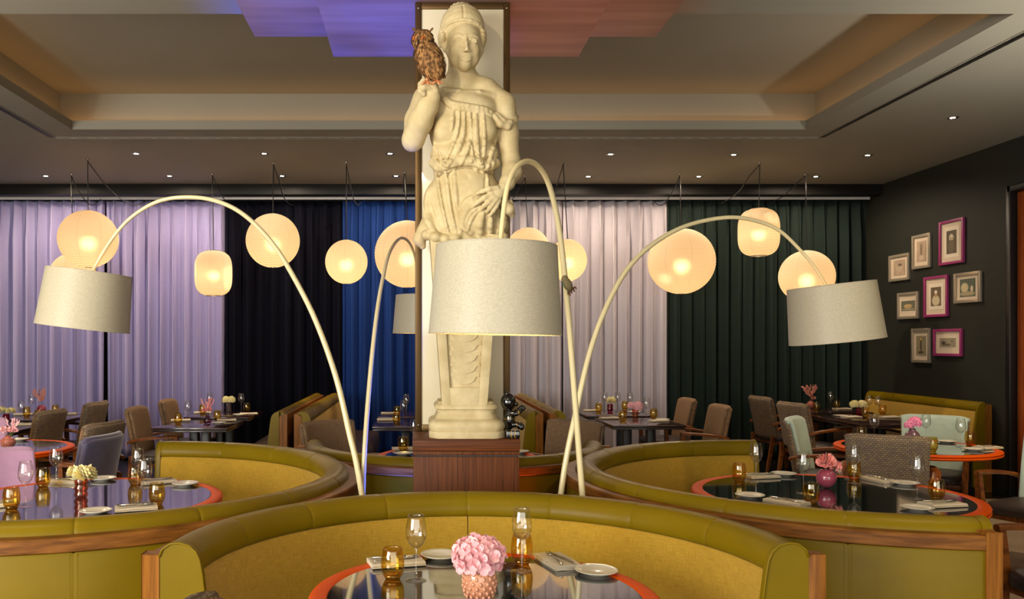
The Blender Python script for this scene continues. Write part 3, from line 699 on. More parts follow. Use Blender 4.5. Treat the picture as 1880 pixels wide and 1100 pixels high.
def lantern(label, cx, cy, w, h, hook, swag, kind='round'):
    Y = (ZC-CZ)*F/(CY-hook[1]); c = P(cx, cy, Y); rx = w/2/F*Y; rz = h/2/F*Y
    if kind == 'round': rx *= .975
    hk = P(hook[0], hook[1], Y); hk.z = ZC
    t = thing('paper_lantern', label, 'lantern', c, 0, 'hanging paper lanterns')
    n = 34; prof = []
    for i in range(n*2+1):
        v = -1+2*i/(n*2)
        if kind == 'round': a = v*math.pi/2*.93; r = math.cos(a)*rx; z = math.sin(a)*rz
        else:
            e = 3.2; z = v*rz; r = rx*(1-min(1, abs(v)**e))**(1/e) if abs(v) < .985 else rx*.42
            r = max(r, rx*.42)
        r *= (1.0 if i % 2 else .988)
        prof.append((r, z))
    vs = []; fs = []; K = 40
    for (r, z) in prof:
        for k in range(K): vs.append((r*math.cos(2*math.pi*k/K), r*math.sin(2*math.pi*k/K), z))
    for i in range(len(prof)-1):
        for k in range(K): fs.append([i*K+k, i*K+(k+1) % K, (i+1)*K+(k+1) % K, (i+1)*K+k])
    MB().add(vs, fs, True).build('paper_shade', M['paper'], t, recalc=False)
    for q in (0, -1):
        r, z = prof[q]; MB().tube([(r*math.cos(2*math.pi*k/20), r*math.sin(2*math.pi*k/20), z) for k in range(20)], .004, 5, closed=True).build('wire_ring', M['chrome'], t)
    r, z = prof[-1]
    MB().tube([(-r, 0, z), (r, 0, z)], .002, 5).build('wire_hanger', M['chrome'], t)
    MB().ball((0, 0, -rz*.12), .04, 14, 10).build('bulb', M['bulb'], t)
    MB().lathe([(0, -rz*.12+.04), (.02, -rz*.12+.04), (.02, -rz*.12+.11), (.006, -rz*.12+.12), (0, -rz*.12+.12)], 12).build('lamp_holder', M['blackmetal'], t)
    dx = hk.x-c.x; top = ZC-c.z
    MB().tube([(0, 0, -rz*.12+.11), (0, 0, rz*1.02), (dx*.5, 0, top*.6), (dx, 0, top-.03)], .0055, 6).build('cord', M['wire'], t)
    sw = []
    for i, (x, y) in enumerate(swag):
        k = (i+1)/len(swag); sw.append(P(x, y, Y+(11.08-Y)*k*.9)-c)
    MB().tube(smooth_path([Vector((dx, 0, top-.03))]+sw, 5), .0055, 6).build('swag_cord', M['wire'], t)
    MB().lathe([(0, top), (.016, top), (.014, top-.012), (.006, top-.03), (0, top-.034)], 12, c=(dx, 0, 0)).build('ceiling_hook', M['chrome'], t)
    light('POINT', 'lantern_light', c+Vector((0, 0, -rz*.12)), LANT_W*(rx/.3)**2, (1, .66, .36), shadow_soft_size=.05)
lantern('large round paper lantern, leftmost in front of the lavender curtain', 162, 439, 110, 105, (161, 291), [(190, 335), (215, 360), (240, 375), (258, 375), (270, 368)])
lantern('round paper lantern half hidden behind the left lampshade', 134, 506, 84, 82, (131, 318), [(141, 345), (160, 372), (172, 376), (185, 366)])
lantern('oblong paper lantern in front of the lavender curtain', 392, 502, 68, 82, (390, 318), [(397, 338), (405, 355), (413, 368)], 'oblong')
lantern('round paper lantern before the midnight curtain, crossed by the lamp arc', 501, 442, 101, 99, (502, 297), [(513, 335), (520, 360), (530, 374), (540, 377)])
lantern('small round paper lantern between midnight and blue curtains', 636, 481, 80, 81, (636, 296), [(643, 340), (650, 368), (657, 377), (663, 372)])
lantern('largest round paper lantern half hidden by the left edge of the column', 748, 467, 124, 123, (744, 315), [(741, 325), (741, 345), (744, 362)])
lantern('round paper lantern peeping over the central lampshade', 969, 462, 84, 88, (964, 322), [(956, 340), (948, 355), (940, 368)])
lantern('small round paper lantern just right of the central lampshade', 1042, 478, 72, 77, (1034, 297), [(1024, 335), (1014, 362), (1006, 371), (1000, 367)])
lantern('large round paper lantern before the pale and dark green curtains', 1251, 480, 124, 120, (1248, 318), [(1240, 342), (1230, 360), (1220, 374), (1210, 377), (1202, 371)])
lantern('oblong paper lantern before the dark green curtain', 1393, 427, 73, 86, (1395, 297), [(1375, 325), (1358, 350), (1340, 365), (1325, 373)], 'oblong')
lantern('round paper lantern above the right tilted lampshade', 1481, 508, 100, 96, (1479, 318), [(1465, 335), (1450, 350), (1435, 362), (1420, 370)])

# ------------------------------------------------------------------ arched floor lamps
def floor_lamp(label, pts, c, tilt, r0, r1, h, power, tiltx=0):
    base = P(*pts[0]); base.z = 0
    t = thing('arc_floor_lamp', label, 'floor lamp', base, 0, 'arched floor lamps')
    path = [P(*p)-base for p in pts]; path[0].z = .02
    sp = smooth_path(path, 6); n = len(sp)
    MB().tube(sp, [.0145-.0065*i/(n-1) for i in range(n)], 10).build('arched_pole', M['lampwhite'], t)
    MB().lathe([(0, 0), (.078, 0), (.08, .006), (.078, .014), (.02, .02), (.018, .05), (0, .05)], 28).build('base_disc', M['lampwhite'], t)
    cw = P(*c)-base
    s = MB(); th = .003
    s.lathe([(r0-th, -h/2), (r0, -h/2), (r1, h/2), (r1-th, h/2)], 72, closed=True)
    s.mi = [1 if (k // 72) == 3 else 0 for k in range(len(s.f))]
    sh = s.build('lamp_shade', [M['shade'], M['shade_in']], t, auto=50)
    sh.location = cw; sh.rotation_euler = (tiltx, tilt, 0)
    for z in (-h/2+.002, h/2-.002):
        rr = r0 if z < 0 else r1
        MB().tube([((rr-.001)*math.cos(2*math.pi*k/60), (rr-.001)*math.sin(2*math.pi*k/60), z) for k in range(60)], .0025, 5, closed=True).build('rim_wire', M['shade'], sh)
    for k in range(3):
        a = k*2*math.pi/3+.4; MB().tube([(0, 0, h/2-.06), ((r1-.004)*math.cos(a), (r1-.004)*math.sin(a), h/2-.01)], .002, 5).build('spider_arm', M['chrome'], sh)
    MB().ball((0, 0, .0), .034, 14, 10).build('bulb', M['bulb'], sh)
    MB().lathe([(0, .03), (.02, .03), (.02, .12), (0, .125)], 12).build('lamp_holder', M['lampwhite'], sh)
    light('POINT', 'floor_lamp_light', base+cw, power, (1, .74, .40), shadow_soft_size=.035)
    return t
floor_lamp('arched cream floor lamp with the large lampshade in front of the statue', [(1098, 1256, 3.8), (1069, 905, 3.78), (1053, 700, 3.74), (1042, 560, 3.68), (1028, 430, 3.58), (1012, 352, 3.46), (994, 312, 3.34), (970, 296, 3.22), (947, 309, 3.1), (930, 350, 3.0), (919, 440, 2.92), (915, 490, 2.9)], (910, 533, 2.9), .018, .228, .207, .305, 34, .0)
floor_lamp('arched cream floor lamp reaching left over the dahlia table', [(712, 1248, 3.85), (664, 905, 3.85), (640, 790, 3.87), (616, 690, 3.9), (580, 590, 3.95), (540, 510, 4.0), (500, 447, 4.05), (450, 396, 4.1), (400, 370, 4.15), (345, 362, 4.2), (290, 370, 4.23), (240, 400, 4.26), (205, 440, 4.28), (180, 480, 4.3), (166, 508, 4.3)], (158, 551, 4.3), R_(7), .229, .209, .29, 18)
floor_lamp('arched cream floor lamp reaching right over the peony table', [(1000, 1225, 4.0), (1030, 905, 4.0), (1060, 745, 4.03), (1085, 640, 4.06), (1115, 560, 4.1), (1150, 497, 4.15), (1190, 455, 4.2), (1240, 423, 4.25), (1290, 406, 4.3), (1345, 399, 4.33), (1390, 406, 4.36), (1430, 423, 4.38), (1465, 455, 4.4), (1495, 490, 4.4), (1520, 530, 4.4)], (1531, 575, 4.4), R_(-6.3), .232, .213, .295, 18)
floor_lamp('arched floor lamp going behind the glass column', [(662, 1153, 4.55), (667, 880, 4.6), (677, 720, 4.7), (690, 590, 4.85), (703, 510, 5.05), (717, 460, 5.3), (737, 437, 5.7), (755, 452, 6.1), (768, 500, 6.4), (775, 560, 6.6)], (776, 577, 6.6), 0, .235, .21, .30, 12)

# ------------------------------------------------------------------ framed prints on the right wall
M['fr_silver'] = pm('silver_frame', (196, 182, 160), .3, .6); M['fr_pink'] = pm('magenta_frame', (150, 52, 104), .4)
M['mat_board'] = pm('mat_board', (206, 188, 164), .8); M['mat_in'] = pm('inner_mat', (222, 208, 186), .8)
def print_mat(i, bg, fg, blobs):
    """a soft painted figure, flat print: smooth blobs of the object-space Y/Z plane"""
    m = bpy.data.materials.new('print_%d' % i); nt, N, L, B = nodes_of(m); tc = N.new('ShaderNodeTexCoord'); sp = N.new('ShaderNodeSeparateXYZ'); L.new(tc.outputs['Object'], sp.inputs[0])
    nz = N.new('ShaderNodeTexNoise'); nz.inputs['Scale'].default_value = 18; L.new(tc.outputs['Object'], nz.inputs['Vector'])
    rp = N.new('ShaderNodeValToRGB'); rp.color_ramp.elements[0].color = lin(bg); rp.color_ramp.elements[1].color = lin([min(255, int(x*1.25)) for x in bg]); L.new(nz.outputs['Fac'], rp.inputs['Fac'])
    col = rp.outputs['Color']
    def mth(op, a, b):
        q = N.new('ShaderNodeMath'); q.operation = op
        for k, x in enumerate((a, b)):
            if isinstance(x, (int, float)): q.inputs[k].default_value = x
            else: L.new(x, q.inputs[k])
        return q.outputs[0]
    for (y, z, ry, rz, c) in blobs:
        d = mth('ADD', mth('POWER', mth('ABSOLUTE', mth('DIVIDE', mth('SUBTRACT', sp.outputs[1], y), ry), 0), 2), mth('POWER', mth('ABSOLUTE', mth('DIVIDE', mth('SUBTRACT', sp.outputs[2], z), rz), 0), 2))
        mr = N.new('ShaderNodeMapRange'); mr.inputs[1].default_value = .7; mr.inputs[2].default_value = 1.25; mr.inputs[3].default_value = 1; mr.inputs[4].default_value = 0; L.new(d, mr.inputs[0])
        mx = N.new('ShaderNodeMix'); mx.data_type = 'RGBA'; L.new(mr.outputs[0], mx.inputs[0]); L.new(col, mx.inputs[6]); mx.inputs[7].default_value = lin(c); col = mx.outputs[2]
    L.new(col, B.inputs['Base Color']); B.inputs['Roughness'].default_value = .6; return m
PICS = [  # px0, px1, ytop, ybot, frame, inner mat?, print size fraction (w, h), background, blobs (fractions of frame w/h), label
 (1633.3, 1670.3, 467.2, 515.8, 'silver', 0, (.55, .58), (148, 128, 108), [(0, -.02, .17, .15, (176, 158, 136)), (.04, .1, .1, .05, (96, 80, 66))], 'silver-framed print of a pale round shape, leftmost of the wall group'),
 (1675.8, 1709, 430.5, 493, 'silver', 0, (.5, .6), (150, 130, 110), [(0, .05, .06, .2, (120, 100, 84)), (.02, -.18, .12, .07, (186, 170, 148))], 'tall silver-framed sketch at the upper left of the wall group'),
 (1725.4, 1770.4, 403.7, 485, 'pink', 1, (.40, .52), (74, 62, 46), [(0, .1, .09, .08, (206, 190, 160)), (0, -.1, .13, .16, (100, 86, 66)), (-.03, .09, .02, .014, (20, 16, 14)), (.04, .09, .02, .014, (20, 16, 14))], 'topmost magenta-framed print of a hooded pale figure'),
 (1697.6, 1741.2, 507, 582, 'pink', 1, (.42, .46), (92, 78, 58), [(0, -.1, .16, .13, (196, 182, 148)), (0, .06, .05, .08, (170, 140, 110)), (0, .11, .06, .045, (220, 208, 184))], 'magenta-framed print of a figure in a wide white gown'),
 (1752.7, 1801.7, 500, 556, 'silver', 0, (.56, .58), (70, 78, 66), [(-.1, .0, .14, .16, (190, 176, 138)), (.17, -.05, .05, .1, (206, 186, 156)), (0, -.2, .3, .07, (160, 148, 116))], 'silver-framed print with a pale round head, right of the gown print'),
 (1649, 1687, 536.8, 585.8, 'silver', 0, (.64, .36), (88, 88, 74), [(0, -.02, .2, .08, (188, 160, 112)), (-.1, -.1, .03, .06, (170, 144, 100)), (.1, -.1, .03, .06, (170, 144, 100)), (0, -.14, .4, .03, (150, 146, 124))], 'silver-framed landscape print of a tan animal'),
 (1675, 1708.5, 603, 666, 'silver', 0, (.52, .56), (120, 112, 86), [(0, 0, .05, .17, (84, 66, 50)), (0, .19, .05, .035, (206, 160, 80)), (0, -.2, .16, .04, (70, 62, 54))], 'lowest silver-framed print of a standing figure'),
 (1715, 1767, 604, 654, 'pink', 2, (.56, .34), (128, 118, 98), [(-.14, -.03, .07, .08, (70, 60, 52)), (-.02, -.08, .14, .04, (96, 86, 74)), (.16, .05, .03, .03, (80, 70, 60))], 'lowest magenta-framed landscape print'),
]
for i, (p0, p1, t0, b0, fk, inner, (fw_, fh_), bg, blobs, lb) in enumerate(PICS):
    X = XR-.012; ya = X*F/(p0-CX); yb = X*F/(p1-CX); ym = (ya+yb)/2
    pm_ = CX+X*F/ym; zt = CZ+(CY-t0)/F*ym; zb = CZ+(CY-b0)/F*ym; w = ya-yb; h = zt-zb
    t = thing('framed_picture', lb, 'picture', (XR, ym, zb), 0, 'framed prints on the dark wall')
    fw = .034 if fk == 'silver' else .03; fm = M['fr_'+fk]; hy = w/2
    f = MB()
    for lo, hi in (((-.03, -hy, 0), (-.001, -hy+fw, h)), ((-.03, hy-fw, 0), (-.001, hy, h))): MB().box(lo, hi, .003).build('frame_side', fm, t, auto=40)
    for lo, hi in (((-.03, -hy+fw, 0), (-.001, hy-fw, fw)), ((-.03, -hy+fw, h-fw), (-.001, hy-fw, h))): MB().box(lo, hi, .003).build('frame_side', fm, t, auto=40)
    MB().box((-.012, -hy+fw, fw), (-.002, hy-fw, h-fw)).build('mat_board', M['mat_board'], t)
    if inner: MB().box((-.0145, -w*(fw_/2+.1 if inner == 1 else fw_/2+.02), h*(.5-fh_/2-(.09 if inner == 1 else .03))), (-.012, w*(fw_/2+.1 if inner == 1 else fw_/2+.02), h*(.5+fh_/2+(.09 if inner == 1 else .03)))).build('inner_mat', M['mat_in'], t)
    pr = MB().box((-.003, -w*fw_/2, -h*fh_/2), (0, w*fw_/2, h*fh_/2)).build('print', print_mat(i, bg, None, [(-y*w, z*h, ry*w, rz*h, c) for y, z, ry, rz, c in blobs]), t)
    pr.location = (-.0145, 0, h/2)
# ------------------------------------------------------------------ tableware
PROTO = {}
def wine_glass(loc, label, g):
    t = thing('wine_glass', label, 'wine glass', loc, 0, g)
    MB().lathe([(.0, .0), (.034, 0), (.0345, .0015), (.02, .004), (.006, .009), (.0045, .012)], 28).build('foot', M['clear'], t)
    MB().lathe([(.0045, .011), (.0035, .03), (.0033, .08), (.0042, .1), (.008, .108)], 12).build('stem', M['clear'], t)
    MB().lathe([(.004, .106), (.014, .111), (.026, .123), (.034, .142), (.0355, .158), (.033, .182), (.029, .205), (.0265, .218), (.0255, .218), (.028, .205), (.032, .182), (.0343, .158), (.0328, .142), (.025, .125), (.013, .1135), (0, .111)], 32).build('bowl', M['clear'], t)
    return t
def tumbler(loc, label, g):
    t = thing('tumbler', label, 'tumbler', loc, 0, g)
    MB().lathe([(.0235, .0), (.0365, .024), (.039, .045), (.038, .068), (.034, .095), (.0315, .104), (.030, .104), (.0325, .095), (.0362, .068), (.037, .045), (.0345, .026), (.022, .014), (0, .012)], 32).build('wall', M['amber'], t)
    MB().lathe([(0, .0005), (.023, .0005), (.0245, .002), (.033, .018), (.031, .0185), (.02, .0125), (0, .0115)], 28).build('thick_base', M['amber_base'], t)
    return t
def plate(loc, label, g):
    o = MB().lathe([(0, .002), (.036, .002), (.038, 0), (.041, 0), (.043, .003), (.06, .008), (.072, .0135), (.073, .0155), (.071, .0165), (.058, .0115), (.044, .0075), (0, .0065)], 40).build('side_plate', M['porcelain'])
    o.location = loc; return tag(o, label, 'plate', g)
def napkin(loc, label, g):
    # one cloth folded in layers: an S-shaped strip swept across
    ctr = []
    W, lay, gap = .052, 5, .0034
    for k in range(lay):
        z = .0022+k*gap; s = 1 if k % 2 == 0 else -1
        xs = [-W, -W*.5, 0, W*.5, W]; xs = xs if s > 0 else xs[::-1]
        for j, x in enumerate(xs): ctr.append((x*(1-.02*k), z+.0006*math.sin(j*2.1+k)))
        if k < lay-1: ctr.append((s*(W+.003)*(1-.02*k), z+gap/2))
    up = []; dn = []
    for i, (x, z) in enumerate(ctr):
        a = ctr[max(i-1, 0)]; b = ctr[min(i+1, len(ctr)-1)]; tx, tz = b[0]-a[0], b[1]-a[1]; L_ = math.hypot(tx, tz) or 1
        up.append((x-tz/L_*.0015, z+tx/L_*.0015)); dn.append((x+tz/L_*.0015, z-tx/L_*.0015))
    prof = up+dn[::-1]
    o = MB().prism(prof, 'y', -.095, .095, 6).build('napkin', M['napkin'], auto=60)
    for v in o.data.vertices: v.co.z = max(.0004, v.co.z+.0012*math.sin(v.co.y*40+v.co.x*30)*(v.co.z/.02))
    o.location = loc; return tag(o, label, 'napkin', g)
def knife(loc, label, g):
    vs = []; fs = []; st = [(-.085, .0035), (-.08, .005), (-.02, .0042), (.0, .004), (.01, .0065), (.05, .0075), (.075, .005), (.088, .0008)]
    for y, w in st:
        for dx, dz in ((-w, 0), (0, .0012 if y > 0 else .003), (w, 0), (0, -.0003)): vs.append((dx, y, .0035+dz))
    for i in range(len(st)-1):
        for k in range(4): fs.append([i*4+k, i*4+(k+1) % 4, (i+1)*4+(k+1) % 4, (i+1)*4+k])
    fs += [[0, 1, 2, 3], [(len(st)-1)*4+k for k in range(4)]]
    o = MB().add(vs, fs, True).build('knife', M['steel']); o.location = loc; return tag(o, label, 'knife', g)
def fork(loc, label, g):
    mb = MB(); mb.tube([(0, -.085, .004), (0, -.03, .0045), (0, .02, .006), (0, .035, .006)], [.0045, .0035, .0025, .0025], 6)
    for dx in (-.0085, -.0028, .0028, .0085): mb.tube([(0, .033, .006), (dx, .043, .0055), (dx, .06, .0045), (dx*.95, .08, .0065)], [.0024, .0022, .0017, .001], 5)
    o = mb.build('fork', M['steel']); o.location = loc; return tag(o, label, 'fork', g)
BUILD = {'wine': (wine_glass, 'wine glasses on the tables'), 'tumbler': (tumbler, 'amber tumblers on the tables'), 'plate': (plate, 'side plates on the tables'), 'napkin': (napkin, 'folded napkins on the tables'), 'knife': (knife, 'knives on the napkins'), 'fork': (fork, 'forks on the napkins')}
PHRASE = {'wine': 'empty wine glass', 'tumbler': 'amber glass tumbler', 'plate': 'cream side plate', 'napkin': 'folded cream napkin', 'knife': 'table knife', 'fork': 'table fork'}
TZ = .7508
def on_table(x, y, m):
    """keep a thing wholly on the table nearest to it"""
    def fit(t):
        if t[0] == 'r':
            d = math.hypot(x-t[1], y-t[2]); k = min(1, (t[3]-m)/max(d, 1e-6)); return t[1]+(x-t[1])*k, t[2]+(y-t[2])*k
        return min(max(x, t[1]+m), t[2]-m), min(max(y, t[3]+m), t[4]-m)
    return min((fit(t) for t in TABLES), key=lambda q: math.hypot(q[0]-x, q[1]-y))
MARG = {'wine': .04, 'tumbler': .042, 'plate': .08, 'napkin': .075}
def put(kind, loc, rz, label):
    f, g = BUILD[kind]
    if kind not in PROTO:
        o = f(loc, label, g); o.rotation_euler = (0, 0, rz); PROTO[kind] = o; return o
    p = PROTO[kind]
    if p.type == 'EMPTY': return dup(p, loc, rz, label, g)
    o = p.copy(); COL.objects.link(o); o.location = loc; o.rotation_euler = (0, 0, rz); o['label'] = label; return o
def setting(where, items, z=TZ, cutlery=False):
    for it in items:
        kind, px, py, desc = it[:4]; rz = R_(it[4]) if len(it) > 4 else random.uniform(0, 6)
        if kind == 'napkin' and len(it) < 5: rz = R_(-70)
        x, y = on_table(*on_plane(px, py, z), MARG[kind])
        lab = '%s %s %s' % (PHRASE[kind], desc, where)
        put(kind, (x, y, z), rz, lab)
        if kind == 'napkin' and cutlery:
            d = Vector((math.cos(rz), math.sin(rz), 0))
            for s, kk in ((-1, 'fork'), (1, 'knife')):
                put(kk, Vector((x, y, z+.0186))+d*.014*s, rz+.12*s, '%s on the napkin %s %s' % (PHRASE[kk], desc, where))
setting('on the nearest table', [('tumbler', 721, 1063, 'at the left'), ('wine', 764, 1066, 'left of the pink hydrangea'), ('napkin', 727, 1036, 'behind the left tumbler', -75), ('plate', 806, 1022, 'left of the hydrangea'),
    ('wine', 958, 1049, 'right of the pink hydrangea'), ('tumbler', 958, 1036, 'behind the right wine glass'), ('napkin', 1027, 1034, 'at the right', 15), ('plate', 1097, 1053, 'at the right')], cutlery=True)
setting('on the dahlia table', [('tumbler', 21, 935, 'nearest the left picture edge'), ('wine', 47, 930, 'before the lilac armchair, left one'), ('tumbler', 79, 894, 'before the lilac armchair'), ('wine', 103, 893, 'just left of the dahlias'),
    ('napkin', 122, 886, 'behind the dahlias', 80), ('plate', 190, 881, 'right behind the dahlias'), ('tumbler', 248, 890, 'at the right back'), ('wine', 253, 897, 'at the right, farther one'), ('wine', 266, 923, 'at the right, nearer one'),
    ('tumbler', 288, 926, 'at the right front'), ('napkin', 250, 936, 'at the near edge', -70), ('plate', 176, 942, 'at the near edge'), ('napkin', 290, 887, 'against the right booth curve', -60), ('plate', 340, 891, 'nearest the booth curve'), ('napkin', -8, 930, 'cut by the left picture edge', -70)], cutlery=True)
setting('on the peony table', [('tumbler', 1357, 884, 'at the left end'), ('wine', 1388, 884, 'at the left end'), ('napkin', 1397, 877, 'behind the left wine glass', -78), ('plate', 1429, 869, 'at the far edge, left'), ('wine', 1475, 906, 'left of the round pink vase'),
    ('tumbler', 1489, 924, 'nearest the round pink vase'), ('plate', 1377, 913, 'at the near left edge'), ('napkin', 1444, 925, 'at the near edge', 38), ('wine', 1568, 888, 'before the woven armchair'), ('tumbler', 1568, 880, 'before the woven armchair'),
    ('napkin', 1617, 882, 'right of the woven armchair back', 15), ('plate', 1679, 888, 'at the far right edge'), ('wine', 1684, 916, 'at the right end'), ('tumbler', 1719, 917, 'at the right end'), ('plate', 1684, 936, 'at the near right edge'), ('napkin', 1730, 929, 'at the near right edge', -78)], cutlery=True)
setting('on the pompom table', [('tumbler', 1581, 806.5, 'at the left'), ('wine', 1605, 810, 'at the left'), ('wine', 1700, 811, 'right of the purple vase'), ('tumbler', 1711, 829, 'at the near edge'), ('plate', 1751, 811, 'at the back'), ('wine', 1764, 821, 'at the right'),
    ('tumbler', 1797, 816, 'at the right'), ('plate', 1786, 827, 'at the near right'), ('napkin', 1818, 824, 'at the right end', -70), ('napkin', 1648, 822, 'before the purple vase', 20)], cutlery=True)
setting('on the far left round table', [('plate', 42, 807, 'right of the pink vase')])
setting('on the table behind the pedestal', [('tumbler', 740, 828, 'beside the pedestal'), ('napkin', 727, 824, 'beside the pedestal', -80), ('plate', 741, 835, 'beside the pedestal'), ('wine', 756, 822, 'half hidden by the pedestal'), ('plate', 968, 831, 'right of the pedestal')])
setting('on the table before the lavender curtain', [('tumbler', 327, 779, 'at the left'), ('wine', 345, 776, 'at the left'), ('napkin', 311, 773, 'by the woven chair', -75), ('tumbler', 402, 771, 'right of the spiky flowers'), ('napkin', 416, 773, 'at the right', -75), ('plate', 402, 778, 'at the right')])
setting('on the table with silver vase', [('napkin', 358, 759, 'at the left', -75), ('tumbler', 372, 760, 'at the left'), ('wine', 385, 757, 'at the left'), ('wine', 443, 757, 'right of the silver vase'), ('tumbler', 453, 756, 'at the right'), ('napkin', 457, 761, 'at the right', -75), ('plate', 439, 763, 'at the right')])
setting('on the nearer table left of the column', [('napkin', 710, 772, 'at the left', -80), ('tumbler', 728, 778, 'at the left'), ('wine', 741, 774, 'by the column')])
setting('on the farther table left of the column', [('napkin', 716, 760, 'at the left', -80), ('tumbler', 729, 763, 'at the left'), ('wine', 746, 760, 'by the column')])
setting('on the table right of the statue', [('napkin', 1119, 769, 'at the left', -80), ('tumbler', 1143, 773, 'left of the pale pink flowers'), ('wine', 1187, 769, 'right of the pale pink flowers'), ('tumbler', 1200, 769, 'right of the pale pink flowers'), ('napkin', 1209, 774, 'at the right', -70), ('plate', 1226, 772, 'at the right')])
setting('on the table with magenta vase', [('napkin', 1086, 755, 'at the left', -80), ('tumbler', 1099, 757, 'at the left'), ('wine', 1110, 755, 'left of the yellow flower'), ('wine', 1134, 755, 'right of the yellow flower'), ('tumbler', 1147, 753, 'at the right'), ('wine', 1157, 756, 'at the right'), ('plate', 1170, 758, 'at the right')])
setting('on the red vase corner table', [('tumbler', 1588, 766, 'right of the red vase'), ('wine', 1596, 761, 'right of the red vase'), ('wine', 1612, 763, 'nearest the banquette'), ('tumbler', 1620, 761, 'nearest the banquette'), ('napkin', 1563, 767, 'at the near edge', -75), ('plate', 1544, 765, 'at the left corner'), ('napkin', 1633, 767, 'at the right end', -80)])
setting('on the pampas table', [('tumbler', 1499, 754, 'by the pampas'), ('wine', 1525, 752, 'in the middle'), ('tumbler', 1536, 750, 'in the middle'), ('napkin', 1546, 752, 'at the right', -80)])
setting('on the left edge table', [('wine', 45, 775, 'right of the red vase'), ('tumbler', 60, 773, 'right of the red vase'), ('napkin', 46, 781, 'at the near edge', -80), ('tumbler', 49, 765, 'at the back')])
setting('on the far left curtain table', [('wine', 66, 759, 'at the left'), ('tumbler', 114, 758, 'right of the round pink vase'), ('napkin', 125, 761, 'at the right', -80), ('napkin', 44, 762, 'at the left', -80)])

# ------------------------------------------------------------------ vases and flowers
def lathe_obj(name, prof, mat, n=28, bumps=None):
    return MB().lathe(prof, n).build(name, mat, auto=70)
M['v_straw'] = pm('peach_ceramic', (226, 160, 124), .25, coat=.5); M['v_sphere'] = pm('pink_glass_vase', (160, 72, 92), .12, coat=.6)
M['v_purple'] = pm('pearl_purple_ceramic', (112, 78, 92), .15, coat=.8); M['v_red'] = pm('dark_red_glass', (110, 14, 34), .1, coat=.6)
M['v_rosegl'] = glass('rose_glass', (.92, .62, .5, 1), (.5, .2, .16, 1)); M['v_maggl'] = glass('magenta_glass', (.72, .12, .36, 1), (.3, .03, .12, 1)); M['v_lilgl'] = glass('lilac_glass', (.72, .52, .62, 1), (.4, .22, .32, 1))
M['v_silver'] = pm('silver_glass', (150, 138, 140), .15, .8); M['v_terra'] = pm('terracotta_rose', (176, 102, 84), .35, coat=.3)
M['petal_pink'] = pm('pink_petals', (246, 178, 186), .6, sheen=.3, var=40, col2=(250, 200, 200)); M['petal_peony'] = pm('peony_petals', (238, 140, 136), .6, sheen=.3, var=40, col2=(246, 168, 160))
M['petal_cream'] = pm('cream_petals', (248, 232, 160), .6, sheen=.3, var=40, col2=(250, 240, 190)); M['petal_pom'] = pm('pompom_petals', (240, 140, 180), .6, var=40, col2=(250, 170, 200))
M['petal_rust'] = pm('dusty_pink_plumes', (206, 130, 110), .7); M['stem'] = pm('green_stem', (96, 120, 40), .5); M['eye'] = pm('flower_eye', (240, 210, 90), .6)
def add_petal(mb, base, direction, L_, W_, curl, up):
    d = direction.normalized(); s = d.cross(up); s = s.normalized() if s.length > 1e-4 else Vector((1, 0, 0)); n = s.cross(d).normalized()
    vs = []
    for v, w, c in ((0, .25, 0), (.35, .85, .15), (.7, 1.0, .6), (1.0, .45, 1.0)):
        for q in (-1, 0, 1): vs.append(base+d*L_*v+s*W_*.5*w*q+n*curl*(c*c+.25*abs(q)))
    fs = []
    for j in range(3):
        for q in range(2): fs.append([j*3+q, j*3+q+1, (j+1)*3+q+1, (j+1)*3+q])
    mb.add(vs, fs, True)
def blossom(kind, c, r, rnd, mat, parent, name='blossom'):
    mb = MB(); c = Vector(c)
    sq = .68 if kind == 'dome' else 1.0
    if kind in ('ball', 'dome'):      # hydrangea / peony: florets over a dome
        N_ = 70
        for i in range(N_):
            z = 1-1.55*(i+.5)/N_; a = i*2.39996; q = math.sqrt(max(0, 1-z*z)); nrm = Vector((q*math.cos(a), q*math.sin(a), z))
            b = c+Vector((nrm.x, nrm.y, nrm.z*sq))*r*(.74+.2*rnd.random()); tx = nrm.orthogonal().normalized(); ty = nrm.cross(tx); p0 = rnd.random()*6
            for k in range(4):
                aa = p0+k*math.pi/2; add_petal(mb, b, (tx*math.cos(aa)+ty*math.sin(aa)+nrm*(.35+.3*rnd.random())), r*.34, r*.34, r*.05, nrm)
    elif kind == 'dahlia':
        for i in range(95):
            z = 1-1.5*(i+.5)/95; a = i*2.39996; q = math.sqrt(max(0, 1-z*z)); n = Vector((q*math.cos(a), q*math.sin(a), z))
            d = (n+Vector((0, 0, .12))).normalized(); add_petal(mb, c+n*r*.3, d, r*(.72 if z < .8 else .5), r*.4, -r*.12, n.orthogonal())
    elif kind == 'peony':
        for i in range(60):
            z = 1-1.45*(i+.5)/60; a = i*2.39996+rnd.uniform(-.2, .2); q = math.sqrt(max(0, 1-z*z)); n = Vector((q*math.cos(a), q*math.sin(a), z))
            d = (n*.75+n.orthogonal()*rnd.uniform(-.6, .6)+Vector((0, 0, .2))).normalized(); add_petal(mb, c+n*r*rnd.uniform(.35, .5), d, r*.55, r*.6, r*.2*rnd.uniform(-1, 1), n.cross(d)+n*.3)
    elif kind == 'plume':
        for k in range(9):
            a = rnd.uniform(0, 6.28); d = Vector((math.cos(a)*rnd.uniform(.2, .8), math.sin(a)*.5, 1)).normalized()
            for q in range(6): add_petal(mb, c+d*r*(.3+.25*q), d+Vector((rnd.uniform(-.5, .5), rnd.uniform(-.4, .4), 0)), r*.5, r*.16, r*.05, Vector((0, 1, .1)))
    o = mb.build(name, mat, parent, recalc=False); o['kind'] = 'stuff'; return o
